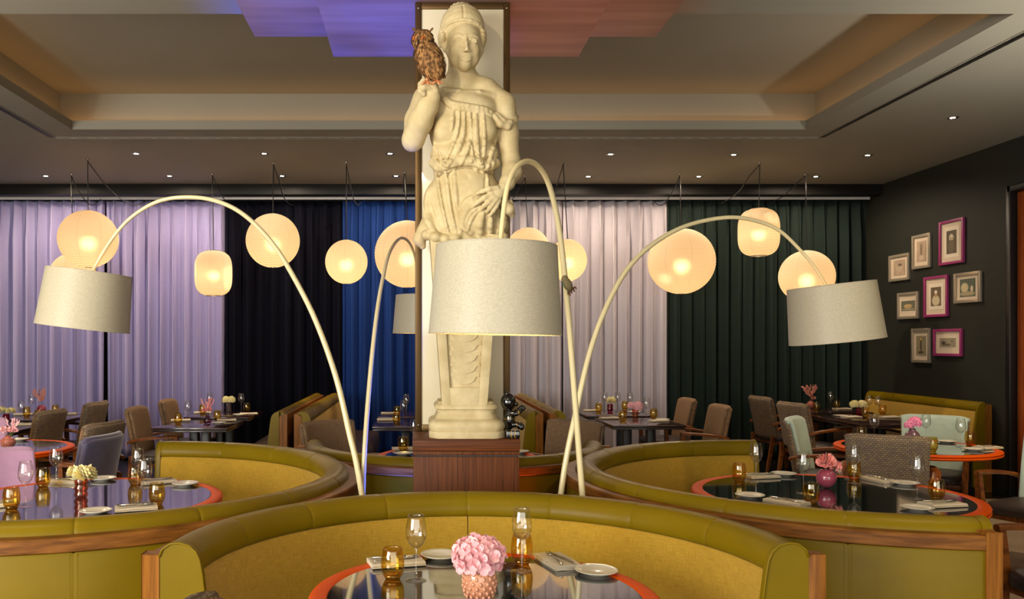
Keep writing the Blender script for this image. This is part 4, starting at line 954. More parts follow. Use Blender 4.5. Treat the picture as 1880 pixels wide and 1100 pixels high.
def vase(kind, px, py, label, z=TZ, scale=1.0):
    x, y = on_table(*on_plane(px, py, z), .06)
    if kind == 'strawberry':
        body = [(r*1.22, z*1.12) for r, z in [(0, .0), (.02, 0), (.027, .004), (.038, .03), (.041, .05), (.040, .068), (.034, .084), (.026, .090), (.023, .086), (.03, .078), (.034, .062), (.02, .01), (0, .008)]]
        t = thing('vase', label, 'vase', (x, y, z)); MB().lathe(body, 36).build('body', M['v_straw'], t)
        mb = MB()
        for row in range(6):
            zz = .016+row*.014; rr = 1.22*min(.0302+.011*math.sin((zz/.1)*math.pi*.95), .0412)
            for k in range(14):
                a = 2*math.pi*(k+.5*(row % 2))/14; mb.ball((rr*math.cos(a), rr*math.sin(a), zz), (.0058, .0058, .0078), 6, 4)
        o = mb.build('dimples', M['v_straw'], t); o['kind'] = 'stuff'; H = .088
    else:
        prof, mt, H = {
            'bubble': ([(0, 0), (.026, 0), (.034, .012), (.034, .022), (.028, .032), (.034, .044), (.035, .054), (.028, .064), (.033, .076), (.034, .088), (.031, .098), (.028, .098), (.03, .086), (.025, .064), (.03, .05), (.025, .032), (.03, .018), (.022, .006), (0, .005)], 'v_rosegl', .098),
            'sphere': ([(0, .004), (.012, .002), (.03, .01), (.046, .03), (.052, .054), (.047, .078), (.034, .095), (.022, .102), (.018, .102), (.03, .092), (.043, .075), (.047, .054), (.02, .012), (0, .01)], 'v_sphere', .10),
            'purple': ([(0, 0), (.022, 0), (.04, .012), (.056, .036), (.058, .056), (.046, .084), (.026, .104), (.02, .112), (.024, .120), (.019, .120), (.016, .112), (.02, .1), (0, .03)], 'v_purple', .118),
            'red': ([(0, 0), (.026, 0), (.03, .004), (.031, .06), (.029, .085), (.031, .088), (.026, .088), (.026, .01), (0, .008)], 'v_red', .086),
            'silver': ([(0, 0), (.028, 0), (.029, .004), (.032, .11), (.034, .115), (.03, .115), (.026, .01), (0, .008)], 'v_silver', .112),
            'maggl': ([(0, 0), (.024, 0), (.033, .014), (.035, .04), (.03, .05), (.035, .062), (.034, .08), (.03, .088), (.027, .088), (.03, .075), (.026, .05), (.03, .03), (.02, .008), (0, .007)], 'v_maggl', .086),
            'teardrop': ([(0, 0), (.025, 0), (.042, .018), (.043, .035), (.03, .06), (.014, .082), (.012, .1), (.015, .105), (.011, .105), (.01, .08), (.026, .055), (.037, .033), (.02, .008), (0, .006)], 'v_lilgl', .1),
            'terra': ([(0, 0), (.024, 0), (.034, .014), (.05, .04), (.048, .058), (.03, .078), (.02, .088), (.024, .096), (.018, .096), (.015, .088), (.04, .05), (0, .02)], 'v_terra', .092)}[kind]
        t = thing('vase', label, 'vase', (x, y, z)); MB().lathe(prof, 36).build('body', M[mt], t, auto=70)
        if kind == 'sphere':
            for k in range(3):
                a = k*2.094+.5; MB().ball((.018*math.cos(a), .018*math.sin(a), .0052), .005, 10, 6).build('glass_foot', M['clear'], t)
        if kind == 'terra':
            mb = MB()
            for row in range(6):
                zz = .02+row*.01; rr = .036+.014*math.sin((row+.6)/6*math.pi)
                for k in range(16): mb.ball((rr*math.cos(2*math.pi*(k+.5*(row % 2))/16), rr*math.sin(2*math.pi*(k+.5*(row % 2))/16), zz), .005, 6, 4)
            mb.build('knobs', M['v_terra'], t)['kind'] = 'stuff'
    return (x, y, z, H)
def flowers(v, name, label, heads, mat, seed=1):
    x, y, z, H = v; rnd = random.Random(seed)
    t = thing(name, label, 'flowers', (x, y, z+.01))
    for kind, dx, dy, dz, r in heads:
        c = Vector((dx, dy, dz)); MB().tube(smooth_path([Vector((dx*.15, dy*.15, .005)), Vector((dx*.3, dy*.3, H*.8)), c-Vector((0, 0, r*.3))], 4), .002, 5).build('stem', M['stem'], t)
        blossom(kind, c, r, rnd, mat, t)
v = vase('strawberry', 880, 1101, 'peach dimpled strawberry vase on the nearest table'); flowers(v, 'hydrangea', 'pale pink hydrangea in the peach vase on the nearest table', [('dome', -.004, 0, .122, .078)], M['petal_pink'], 3)
v = vase('bubble', 149, 914, 'rose glass bubble vase on the table before the lilac chair'); flowers(v, 'dahlia_bunch', 'two cream dahlias in the rose glass vase', [('dahlia', -.03, .01, .115, .045), ('dahlia', .03, -.03, .11, .06)], M['petal_cream'], 4)
v = vase('sphere', 1517, 896, 'round raspberry pink vase on the table at right'); flowers(v, 'peony_bunch', 'coral pink peonies in the round raspberry vase', [('peony', -.005, -.01, .128, .056), ('peony', .05, 0, .105, .036)], M['petal_peony'], 5)
v = vase('purple', 1675, 815, 'bulbous purple vase on the table near the door'); flowers(v, 'pompom_flowers', 'bright pink pompom flowers in the purple vase', [('ball', .012, -.01, .155, .045), ('ball', -.036, -.01, .135, .03)], M['petal_pom'], 6)
v = vase('terra', 15, 823, 'knobbly rose vase at the left picture edge'); flowers(v, 'rose_bunch', 'light pink roses in the knobbly rose vase', [('peony', -.03, 0, .125, .032), ('peony', .02, .01, .125, .034), ('peony', .05, 0, .12, .026), ('plume', .03, 0, .12, .05)], M['petal_pink'], 7)
v = vase('teardrop', 381, 778, 'lilac teardrop vase before the lavender curtain'); flowers(v, 'plume_flowers', 'pink spiky flowers in the lilac teardrop vase', [('plume', 0, 0, .11, .07), ('peony', -.03, 0, .12, .03), ('peony', .02, -.01, .125, .03)], M['petal_peony'], 8)
v = vase('silver', 420, 757, 'silvery cylinder vase before the midnight curtain'); flowers(v, 'cream_flowers', 'cream ruffled flowers in the silvery vase', [('ball', -.03, 0, .13, .042), ('ball', .03, 0, .13, .042)], M['petal_cream'], 9)
v = vase('bubble', 1163, 767, 'small rose glass vase right of the statue'); flowers(v, 'pale_pink_flowers', 'pale pink ruffled flowers right of the statue', [('ball', -.045, 0, .12, .036), ('ball', .025, 0, .11, .05)], M['petal_pink'], 10)
v = vase('maggl', 1120, 756, 'magenta glass vase before the pale curtain'); flowers(v, 'yellow_flower', 'pale yellow dahlia in the magenta vase', [('dahlia', .012, -.01, .115, .055)], M['petal_cream'], 11)
v = vase('red', 1577, 763, 'dark red vase in the right corner'); flowers(v, 'white_flowers', 'cream white flowers in the dark red vase at right', [('ball', -.05, 0, .11, .045), ('ball', .035, 0, .11, .045)], M['petal_cream'], 12)
v = vase('terra', 1489, 750, 'small rose vase before the dark green curtain'); flowers(v, 'pampas', 'dusty pink pampas plumes before the dark green curtain', [('plume', 0, 0, .11, .09), ('peony', .02, -.02, .115, .03)], M['petal_rust'], 13)
v = vase('red', 14, 776, 'dark red vase at the left edge'); flowers(v, 'cream_dahlias', 'cream dahlias in the dark red vase at the left edge', [('dahlia', -.05, 0, .11, .05), ('dahlia', .045, 0, .105, .045)], M['petal_cream'], 14)
v = vase('sphere', 101, 756, 'round pink vase before the lavender curtain'); flowers(v, 'dusty_plumes', 'dusty pink plumes in the round vase before the lavender curtain', [('plume', 0, 0, .11, .09)], M['petal_rust'], 15)
# ------------------------------------------------------------------ the statue: one continuous figure from a signed distance field
Y0 = 4.28; S_ = Y0/F; RES = 1.0
GX0, GX1, GY0, GY1, GW0, GW1 = 722.0, 972.0, -8.0, 478.0, -66.0, 84.0
ax = np.arange(GX0, GX1, RES, dtype=np.float32); ay = np.arange(GY0, GY1, RES, dtype=np.float32); aw = np.arange(GW0, GW1, RES, dtype=np.float32)
FLD = np.full((len(ax), len(ay), len(aw)), 40.0, dtype=np.float32)
def K(p):
    x, y, w = p; k = (Y0-w*S_)/Y0
    return np.array((CX+(x-CX)*k, CY+(y-CY)*k, w), dtype=np.float32)
def sl(lo, hi):
    out = []
    for a, l, h in zip((ax, ay, aw), lo, hi):
        i = max(0, int((l-a[0])/RES)); j = min(len(a), int((h-a[0])/RES)+2); out.append(slice(i, max(i+1, j)))
    return tuple(out)
def blend(S, d, k, op):
    a = FLD[S]
    if op == 'u':
        if k <= 0: FLD[S] = np.minimum(a, d); return
        h = np.clip(.5+.5*(d-a)/k, 0, 1); FLD[S] = d*(1-h)+a*h-k*h*(1-h)
    else:
        d = -d; h = np.clip(.5-.5*(d-a)/k, 0, 1); FLD[S] = d*(1-h)+a*h+k*h*(1-h)
def ell(c, r, k=8, op='u', rot=0.0, wob=None):
    c = K(c); R = max(r); m = R+k+6; S = sl(c-m, c+m)
    X = ax[S[0]][:, None, None]-c[0]; Yv = ay[S[1]][None, :, None]-c[1]; W = aw[S[2]][None, None, :]-c[2]
    if rot: cs, sn = math.cos(rot), math.sin(rot); X, Yv = X*cs+Yv*sn, -X*sn+Yv*cs
    q0 = np.sqrt((X/r[0])**2+(Yv/r[1])**2+(W/r[2])**2); q1 = np.sqrt((X/r[0]**2)**2+(Yv/r[1]**2)**2+(W/r[2]**2)**2)
    d = q0*(q0-1)/np.maximum(q1, 1e-5)
    if wob is not None: d = d+wob(X, Yv, W)
    blend(S, d.astype(np.float32), k, op)
def cap(a, b, ra, rb, k=6, op='u', raw=False):
    if not raw: a, b = K(a), K(b)
    R = max(ra, rb); m = R+k+6; S = sl(np.minimum(a, b)-m, np.maximum(a, b)+m)
    X = ax[S[0]][:, None, None]-a[0]; Yv = ay[S[1]][None, :, None]-a[1]; W = aw[S[2]][None, None, :]-a[2]
    v = b-a; L2 = float(v.dot(v)) or 1e-6; t = np.clip((X*v[0]+Yv*v[1]+W*v[2])/L2, 0, 1)
    d = np.sqrt((X-t*v[0])**2+(Yv-t*v[1])**2+(W-t*v[2])**2)-(ra+(rb-ra)*t)
    blend(S, d.astype(np.float32), k, op)
def chain(pts, rs, k=6, op='u'):
    for i in range(len(pts)-1): cap(pts[i], pts[i+1], rs[i], rs[i+1], k, op)
def front(x, y):
    w = 40.0
    for _ in range(4):
        g = K((x, y, w)); i = int(round((g[0]-GX0)/RES)); j = int(round((g[1]-GY0)/RES))
        i = min(max(i, 0), len(ax)-1); j = min(max(j, 0), len(ay)-1)
        ins = np.nonzero(FLD[i, j] < 0)[0]
        if len(ins) == 0: return None
        w = float(aw[ins[-1]])
    return w
def resample(pts, step=7.0):
    out = []
    V = [Vector((p[0], p[1], 0)) for p in pts]
    sp = smooth_path(V, 5); acc = 0; out = [sp[0]]
    for a, b in zip(sp, sp[1:]):
        acc += (b-a).length
        if acc >= step: out.append(b); acc = 0
    out.append(sp[-1]); return out
def fold(pts, r, off=-1.0, k=5, op='u', taper=True, step=7.0):
    q = []; P2 = resample(pts, step)
    for p in P2:
        w = front(p.x, p.y)
        if w is not None: q.append((p.x, p.y, w))
    n = len(q)
    if n < 2: return
    segs = []
    for i in range(n-1):
        f0 = math.sin(math.pi*(.12+.76*i/(n-1))) if taper else 1; f1 = math.sin(math.pi*(.12+.76*(i+1)/(n-1))) if taper else 1
        segs.append((q[i], q[i+1], r*f0, r*f1))
    for a, b, r0, r1 in segs: cap((a[0], a[1], a[2]+off), (b[0], b[1], b[2]+off), max(r0, .8), max(r1, .8), k, op)
# trunk
ell((851, 238, 0), (63, 70, 45), 1); ell((851, 305, 0), (57, 42, 41), 14); ell((853, 372, 0), (76, 62, 50), 16); ell((852, 415, 0), (82, 38, 50), 14)
ell((858, 345, 16), (46, 38, 37), 12)
chain([(848, 152, -8), (815, 170, -8), (787, 182, -8)], [25, 23, 23], 12); chain([(848, 152, -8), (890, 170, -6), (922, 190, -4)], [25, 24, 22], 12)
ell((850, 200, 6), (62, 32, 38), 12)
cap((847, 108, -2), (848, 160, -2), 24, 26, 10)
ell((822, 238, 30), (25, 26, 20), 12); ell((886, 238, 30), (25, 26, 20), 12)
chain([(815, 163, 22), (842, 168, 27), (849, 170, 26)], [3, 3, 2], 6); chain([(855, 170, 26), (880, 170, 25), (905, 176, 16)], [2, 3, 3], 6)
# overhang of the tunic above the waist
ell((852, 284, 6), (62, 28, 46), 6)
chain([(796, 300, 14), (806, 306, 34), (820, 306, 42), (833, 300, 46), (846, 295, 47), (858, 296, 48), (868, 296, 48), (879, 302, 46), (890, 306, 42), (900, 303, 36), (909, 300, 22)], [9, 9, 10, 9, 8, 8, 8, 9, 9, 9, 9], 5)
fold([(796, 316), (812, 318), (828, 312), (846, 306), (866, 306), (886, 316), (904, 316)], 2.6, 1, 3, 's', False)
ell((859, 322, 56), (4, 4.5, 6), 4, 's')
# skirt folds
for pts, r in (([(802, 318), (808, 350), (820, 408), (826, 432)], 4.5), ([(818, 316), (824, 360), (831, 400), (838, 430)], 4), ([(834, 312), (836, 350), (840, 400), (846, 430)], 3.6), ([(790, 335), (784, 370), (788, 405), (800, 428)], 5),
               ([(776, 372), (782, 402), (796, 424)], 5), ([(894, 320), (894, 345), (890, 360)], 3.5), ([(914, 330), (922, 365), (926, 400), (922, 438)], 5)):
    fold(pts, r, .5, 4)
for pts in ([(808, 330), (815, 370), (827, 425)], [(826, 325), (832, 375), (842, 425)], [(789, 372), (797, 402), (806, 418)], [(892, 322), (891, 350)]): fold(pts, 2.9, 1.0, 2.5, 's')
# bunched hem and gathered cloth under the left hand
for x, y, r in ((784, 432, 11), (800, 436, 12), (818, 440, 11), (836, 438, 11), (908, 440, 10), (922, 436, 11), (892, 442, 9)): ell((x, y, 38 if 790 < x < 915 else 26), (r, r*.85, r*1.2), 6)
ell((877, 388, 40), (33, 40, 19), 8)
for pts, r in (([(886, 366), (868, 374), (854, 392), (849, 418)], 6), ([(888, 376), (870, 390), (860, 410), (857, 424)], 5), ([(890, 384), (882, 408), (882, 434)], 6), ([(902, 394), (900, 415), (898, 436)], 5), ([(914, 394), (916, 415), (914, 438)], 5),
               ([(849, 418), (862, 426), (872, 432), (883, 438)], 4.5), ([(874, 358), (858, 370), (848, 384)], 6)):
    fold(pts, r, 0, 4)
for pts in ([(879, 384), (864, 398), (856, 420)], [(892, 392), (890, 430)], [(907, 398), (906, 432)]): fold(pts, 2.8, 1.2, 2.5, 's')
chain([(776, 426, 8), (770, 440, 4), (776, 452, 2)], [12, 10, 6], 8); chain([(924, 372, 40), (934, 384, 38), (940, 394, 30)], [8, 9, 6], 6); chain([(936, 372, 30), (938, 380, 30)], [6, 5], 5)
# chest folds
for pts, r in (([(832, 196), (831, 222), (829, 240)], 3), ([(853, 201), (850, 244), (838, 280), (822, 304)], 5), ([(862, 201), (863, 256), (852, 290), (846, 302)], 4.2), ([(873, 203), (875, 262), (880, 290), (887, 308)], 5), ([(888, 207), (889, 250), (888, 285), (884, 300)], 3.6),
               ([(843, 198), (842, 230), (832, 265), (815, 300)], 3.6), ([(912, 246), (903, 280), (896, 308)], 4), ([(914, 256), (908, 286), (905, 306)], 3), ([(797, 262), (799, 288), (806, 306)], 3.5), ([(806, 276), (812, 296), (818, 306)], 3), ([(866, 220), (869, 262), (866, 296)], 3)):
    fold(pts, r, .7, 3)
for pts in ([(857, 208), (857, 250), (846, 285)], [(868, 210), (870, 265), (876, 296)], [(881, 212), (882, 270), (886, 300)], [(847, 206), (846, 240), (830, 290)]): fold(pts, 2.6, 1.2, 2, 's')
# neckline drape and sleeve
neck = [(810, 166), (818, 182), (832, 190), (850, 193), (872, 197), (892, 201), (905, 210), (915, 222)]
fold(neck, 4.2, 1.5, 3, 'u', False); fold([(p[0]+1, p[1]+7) for p in neck], 3, .5, 3, 'u', False); fold([(p[0]+1, p[1]+3.6) for p in neck], 1.6, 3.4, 2, 's', False)
# right arm raised (seen at left)
chain([(783, 184, -4), (768, 222, 6), (759, 254, 16)], [26, 24, 20], 8); ell((756, 262, 18), (17, 16, 17), 6)
chain([(760, 254, 24), (772, 222, 42), (786, 194, 54), (794, 178, 60)], [20, 22, 18, 14], 6)
ell((790, 164, 60), (16, 15, 13), 5)
for i, (dy, dw) in enumerate(((0, 2), (-4, 8), (2, 11), (8, 12))): chain([(790, 154+dy, 58+dw), (778, 153+dy, 62+dw), (772, 159+dy, 62+dw), (778, 165+dy, 60+dw)], [5.4, 5.2, 4.8, 4.4], 2)
chain([(800, 166, 68), (796, 156, 72), (786, 150, 72)], [5.5, 5, 4], 3)
# left arm hanging (seen at right), hand gathering the cloth
chain([(924, 194, -2), (931, 245, -2), (937, 292, 4)], [23, 20.5, 16.5], 6); chain([(938, 296, 6), (940, 316, 24), (931, 336, 44), (924, 345, 54)], [17.5, 17, 13, 10], 6)
ell((911, 355, 60), (16, 13, 8.5), 5, rot=-.5)
for a, r in (([(912, 346, 64), (898, 347, 68), (886, 351, 66), (876, 355, 62)], [5.5, 4.8, 4.2, 3.2]), ([(902, 357, 65), (890, 363, 68), (878, 371, 66), (867, 380, 61)], [5.4, 5, 4.3, 3.2]), ([(906, 363, 65), (897, 371, 68), (889, 378, 66), (882, 386, 61)], [5.4, 5, 4.3, 3.3]),
             ([(911, 366, 64), (904, 375, 66), (899, 382, 64), (894, 389, 59)], [5.2, 4.8, 4.2, 3.2]), ([(916, 368, 61), (911, 379, 63), (906, 387, 61), (900, 395, 56)], [4.6, 4.2, 3.8, 3])): chain(a, r, 2.2)
# sleeve drape slung round the upper arm
chain([(908, 214, 30), (918, 228, 28), (932, 232, 22), (945, 222, 8), (949, 215, -6)], [5, 6.5, 6.5, 5, 4], 3); chain([(912, 210, 26), (924, 222, 26), (936, 225, 20), (946, 217, 6)], [4, 5, 5, 4], 3)
# head: hair drawn back from a centre parting under a narrow ribbon
def strands(X, Yv, W): return .26*np.sin(1.35*(Yv-.011*X*X)+1.2*np.sin(X*.13))*np.clip((X*X)/120, .25, 1)+.15*np.sin(.6*(Yv-.008*X*X))
ell((848.5, 53, -8), (41, 44, 43), 5, wob=strands)
ell((846, 15, -12), (20, 9, 18), 4, wob=lambda X, Yv, W: .7*np.sin(X*.75+W*.2))
for x0 in (812, 885): ell((x0, 70, 0), (8, 17, 20), 4, wob=lambda X, Yv, W: .8*np.sin(Yv*.8+W*.3))
ell((817, 88, 4), (5, 8, 9), 4); ell((884, 87, 2), (4, 8, 9), 4)
ell((852, 79, 8), (32, 37, 37), 3); ell((852.5, 97, 14), (27, 27, 28), 8)
chain([(828, 94, 10), (839, 111, 20), (853, 119, 30), (867, 111, 20), (878, 94, 10)], [9, 8.5, 8.5, 8.5, 9], 9)
ell((853, 119, 33), (9, 7.5, 8), 6); ell((837, 93, 31), (9, 9, 8), 9); ell((870, 93, 31), (9, 9, 8), 9); ell((854.5, 105, 36), (11, 9, 8), 8)
ribbon = [(815, 53), (825, 43), (838, 38), (850, 36), (864, 38), (876, 43), (884, 52)]
fold(ribbon, 3.0, -.2, 2.5, 'u', False, 4); fold([(x, y-4.5) for x, y in ribbon], 1.4, .8, 1.5, 's', False, 4); fold([(x, y+4.2) for x, y in ribbon], 1.2, .8, 1.5, 's', False, 4)
fold([(850, 10), (851, 20), (851, 31)], 1.5, .6, 2, 's', False, 4)
ell((842.5, 75, 50), (9, 5.4, 7), 4, 's'); ell((868, 75, 49), (8.6, 5.4, 7), 4, 's')
fold([(831, 71), (837, 66.5), (844, 65.5), (850, 68)], 2.0, -.6, 4, 'u', True, 3); fold([(860, 68), (866, 65.5), (872, 66.5), (878, 71)], 2.0, -.6, 4, 'u', True, 3)
chain([(855.3, 66, 43), (856, 79, 48.5), (857, 90.5, 53.5)], [2.6, 2.8, 3.7], 4); ell((852.3, 93, 48), (2.9, 2.5, 3.5), 2.5); ell((861.5, 93, 48), (2.9, 2.5, 3.5), 2.5)
for ex0 in (842.5, 868):
    w0 = front(ex0, 75); ell((ex0, 75.3, w0-2.6), (6.8, 4.6, 5.4), 1.2)
    fold([(ex0-8, 76), (ex0-4, 72.4), (ex0, 71.2), (ex0+4, 72.4), (ex0+8, 76)], 1.6, .7, .8, 'u', False, 3); fold([(ex0-7, 77), (ex0, 79.8), (ex0+7, 77)], 1.1, .3, .8, 'u', False, 3)
fold([(844.5, 105.6), (850, 104.3), (854.5, 105.1), (859, 104.2), (865.5, 105)], 1.6, .1, 2.0, 'u', True, 2.5); fold([(847, 109), (855, 110.8), (863, 108.6)], 2.1, .1, 2.2, 'u', True, 2.5)
fold([(842.5, 106.2), (849, 107.2), (854.5, 107.4), (860, 107), (867.5, 105.4)], .95, 1.0, 1.0, 's', False, 2.5)
# base of the bust flows into the pillar
cap((853, 430, -4), (853, 470, -6), 46, 40, 6)

def surface_nets(f):
    nx, ny, nz = f.shape; ins = f < 0
    c = [(i, j, k) for i in (0, 1) for j in (0, 1) for k in (0, 1)]
    def corner(o): return (slice(o[0], nx-1+o[0]), slice(o[1], ny-1+o[1]), slice(o[2], nz-1+o[2]))
    cnt = sum(ins[corner(o)].astype(np.int8) for o in c); act = (cnt > 0) & (cnt < 8)
    idx = np.full(act.shape, -1, np.int64); A = np.argwhere(act); idx[act] = np.arange(len(A))
    vals = {o: f[A[:, 0]+o[0], A[:, 1]+o[1], A[:, 2]+o[2]] for o in c}
    pos = np.zeros((len(A), 3)); n = np.zeros(len(A))
    for a in c:
        for d in range(3):
            if a[d]: continue
            b = list(a); b[d] = 1; b = tuple(b); va, vb = vals[a], vals[b]; m = (va < 0) != (vb < 0)
            t = np.where(m, va/np.where(m, va-vb, 1), 0); p = np.tile(np.array(a, float), (len(A), 1)); p[:, d] = t
            pos += p*m[:, None]; n += m
    pos = A+pos/n[:, None]; quads = []
    for d in range(3):
        sa = [slice(None)]*3; sb = [slice(None)]*3; sa[d] = slice(0, -1); sb[d] = slice(1, None)
        cr = ins[tuple(sa)] != ins[tuple(sb)]; E = np.argwhere(cr); u, v = (d+1) % 3, (d+2) % 3
        ok = (E[:, u] > 0) & (E[:, v] > 0) & (E[:, u] < f.shape[u]-1) & (E[:, v] < f.shape[v]-1); E = E[ok]
        def cell(du, dv):
            q = E.copy(); q[:, u] -= du; q[:, v] -= dv; return idx[q[:, 0], q[:, 1], q[:, 2]]
        q = np.stack([cell(1, 1), cell(0, 1), cell(0, 0), cell(1, 0)], 1)
        flip = ins[E[:, 0], E[:, 1], E[:, 2]]; q[~flip] = q[~flip][:, ::-1]; quads.append(q)
    return pos, np.concatenate(quads)
def field_mesh(name, mat, parent, origin):
    vp, q = surface_nets(FLD)
    gx = ax[0]+vp[:, 0]*RES; gy = ay[0]+vp[:, 1]*RES; w = aw[0]+vp[:, 2]*RES
    co = np.stack([(gx-CX)*S_-origin[0], Y0-w*S_-origin[1], CZ+(CY-gy)*S_-origin[2]], 1)
    me = bpy.data.meshes.new(name); me.from_pydata(co.tolist(), [], q.tolist()); me.materials.append(mat)
    me.polygons.foreach_set('use_smooth', [True]*len(me.polygons))
    bm = bmesh.new(); bm.from_mesh(me); bmesh.ops.smooth_vert(bm, verts=bm.verts[:], factor=.25, use_axis_x=True, use_axis_y=True, use_axis_z=True); bmesh.ops.recalc_face_normals(bm, faces=bm.faces[:]); bm.to_mesh(me); bm.free()
    o = bpy.data.objects.new(name, me); COL.objects.link(o); o.parent = parent; return o
def W3(px, py, w):   # image point at depth w of the statue plane
    g = K((px, py, w)); return Vector(((g[0]-CX)*S_, Y0-w*S_, CZ+(CY-g[1])*S_))
ORG = Vector((W3(855, 800, 0).x, Y0, PZ))
statue = thing('statue', 'pale stone bust of a draped woman on a tapering pillar', 'statue', ORG)
field_mesh('draped_figure', M['stone'], statue, ORG)
# tapering pillar (herm) with recessed festoon panel
def taper(name, x0t, x1t, yt, x0b, x1b, yb, w0, w1, parent, bev=.003):
    vs = [W3(x, y, w1)-ORG if False else Vector(((x-CX)*S_*((Y0-w1*S_)/Y0)-ORG.x, Y0-w*S_-ORG.y, CZ+(CY-y)*S_*((Y0-w1*S_)/Y0)-ORG.z)) for (x, y) in ((x0b, yb), (x1b, yb), (x1t, yt), (x0t, yt)) for w in (w1, w0)]
    fs = [[0, 2, 4, 6], [1, 7, 5, 3], [0, 1, 3, 2], [2, 3, 5, 4], [4, 5, 7, 6], [6, 7, 1, 0]]
    bm = bmesh.new(); bv = [bm.verts.new(v) for v in vs]; [bm.faces.new([bv[i] for i in f]) for f in fs]; bmesh.ops.recalc_face_normals(bm, faces=bm.faces[:])
    bmesh.ops.bevel(bm, geom=bm.edges[:], offset=bev, segments=2, affect='EDGES', profile=.5)
    me = bpy.data.meshes.new(name); bm.to_mesh(me); bm.free(); me.materials.append(M['stone']); me.polygons.foreach_set('use_smooth', [True]*len(me.polygons)); me.set_sharp_from_angle(angle=R_(45))
    o = bpy.data.objects.new(name, me); COL.objects.link(o); o.parent = parent; return o
def ex(x0a, x1a, y): # linear edge interpolation y 430..745
    return x0a+(x1a-x0a)*(y-430)/315
pillar = taper('pillar', 789, 919, 430, 812, 895, 745, -44, 38, statue)
taper('pillar_stile', 789, 807, 430, 812, 828.5, 745, 30, 44, pillar, .002); taper('pillar_stile', 899, 919, 430, 878.5, 895, 745, 30, 44, pillar, .002)
taper('pillar_rail', ex(806, 828, 712), ex(900, 879, 712), 712, 827, 880, 745, 30, 44, pillar, .002)
for k in range(9):
    yb_ = 706-k*19.5; xl, xr = ex(808, 829.5, yb_), ex(898, 877.5, yb_); n = 28; vs = []; fs = []; hgt = 14
    w_hi, w_lo = 40.6, 36.5
    for i in range(n+1):
        u = -1+2*i/n; x = (xl+xr)/2+(xr-xl)/2*.985*u
        ye = yb_-hgt*(1-math.sqrt(max(0, 1-(u/.74)**2))) if abs(u) < .74 else yb_-hgt
        for (yy, ww) in ((ye, w_lo), (ye, w_hi), (yb_-hgt-9, w_hi-2.6), (yb_-hgt-9, w_lo)):
            kk = (Y0-42*S_)/Y0; vs.append(Vector(((x-CX)*S_*kk-ORG.x, Y0-ww*S_-ORG.y, CZ+(CY-yy)*S_*kk-ORG.z)))
    for i in range(n):
        for q in range(4): fs.append([i*4+q, i*4+(q+1) % 4, (i+1)*4+(q+1) % 4, (i+1)*4+q])
    fs += [[0, 1, 2, 3], [n*4+q for q in range(4)]]
    MB().add(vs, fs, True).build('festoon_scale', M['stone'], pillar, auto=35)
# moulded base, square in plan
def square_loft(name, prof, mat, parent, cy_=0.0):
    vs = []; fs = []; n = 24
    for h, z in prof:
        for i in range(n):
            a = 2*math.pi*(i+.5)/n; c, s = math.cos(a), math.sin(a); q = (abs(c)**14+abs(s)**14)**(-1/14); vs.append((h*c*q, cy_+h*s*q, z))
    for j in range(len(prof)-1):
        for i in range(n): fs.append([j*n+i, j*n+(i+1) % n, (j+1)*n+(i+1) % n, (j+1)*n+i])
    fs.append(list(range(n))[::-1]); fs.append([(len(prof)-1)*n+i for i in range(n)])
    return MB().add(vs, fs, True).build(name, mat, parent, auto=50)
sb = .00270; B0 = (CZ+(CY-806)*4.13/F)-PZ
base = square_loft('moulded_base', [(66*sb, .034), (66.5*sb, .037), (69*sb, .05), (69.5*sb, .062), (68*sb, .076), (63*sb, .088), (58*sb, .092), (57*sb, .098), (55*sb, .112), (53*sb, .122), (54*sb, .13), (54.5*sb, .138), (59*sb, .142), (59.5*sb, .152), (56*sb, .164), (52.5*sb, .17), (52.5*sb, .178), (49*sb, .18)], M['stone'], statue, .03)
square_loft('plinth', [(68.5*sb, .0), (69*sb, .002), (69*sb, .033), (68*sb, .035)], M['stone'], base, .03)

# ------------------------------------------------------------------ owl perched on the statue's hand
M['owl'] = pm('owl_plumage', (88, 56, 26), .85, var=45, col2=(182, 132, 78)); M['owl2'] = pm('owl_plumage_dark', (52, 32, 14), .85, var=60, col2=(126, 86, 44))
M['owlleg'] = pm('owl_leg', (206, 132, 84), .5); M['owleye'] = pm('owl_eye', (224, 110, 24), .15, coat=1); M['ink'] = pm('glossy_black', (6, 6, 6), .1, coat=1)
OW = 78
owl = thing('owl', 'small brown stuffed owl perched on the statue\'s raised hand', 'owl', W3(795, 150, OW)); oo = owl.location
def OP(px, py, w): return W3(px, py, w)-oo
u_ = S_
def egg(c, top, r, n=18, m=14):
    d = (top-c); L_ = d.length; z = d.normalized(); q = z.to_track_quat('Z', 'Y').to_matrix().to_4x4()
    return q, L_
mb = MB(); cB = OP(789, 110, OW); q, L_ = egg(cB, OP(776, 82, OW), 0); mb.ball(cB, (25*u_, 24*u_, 36*u_), 18, 14, q); mb.ball(OP(776, 74, OW), (18*u_, 17*u_, 19*u_), 16, 12)
mb.tube([OP(783, 80, OW), OP(778, 84, OW)], 17*u_, 14)
ob = MB(); body = mb.build('body', M['owl'], owl)
md = body.modifiers.new('r', 'REMESH'); md.mode = 'VOXEL'; md.voxel_size = .006; md.use_smooth_shade = True
rnd = random.Random(3); fe = MB(); fe2 = MB()
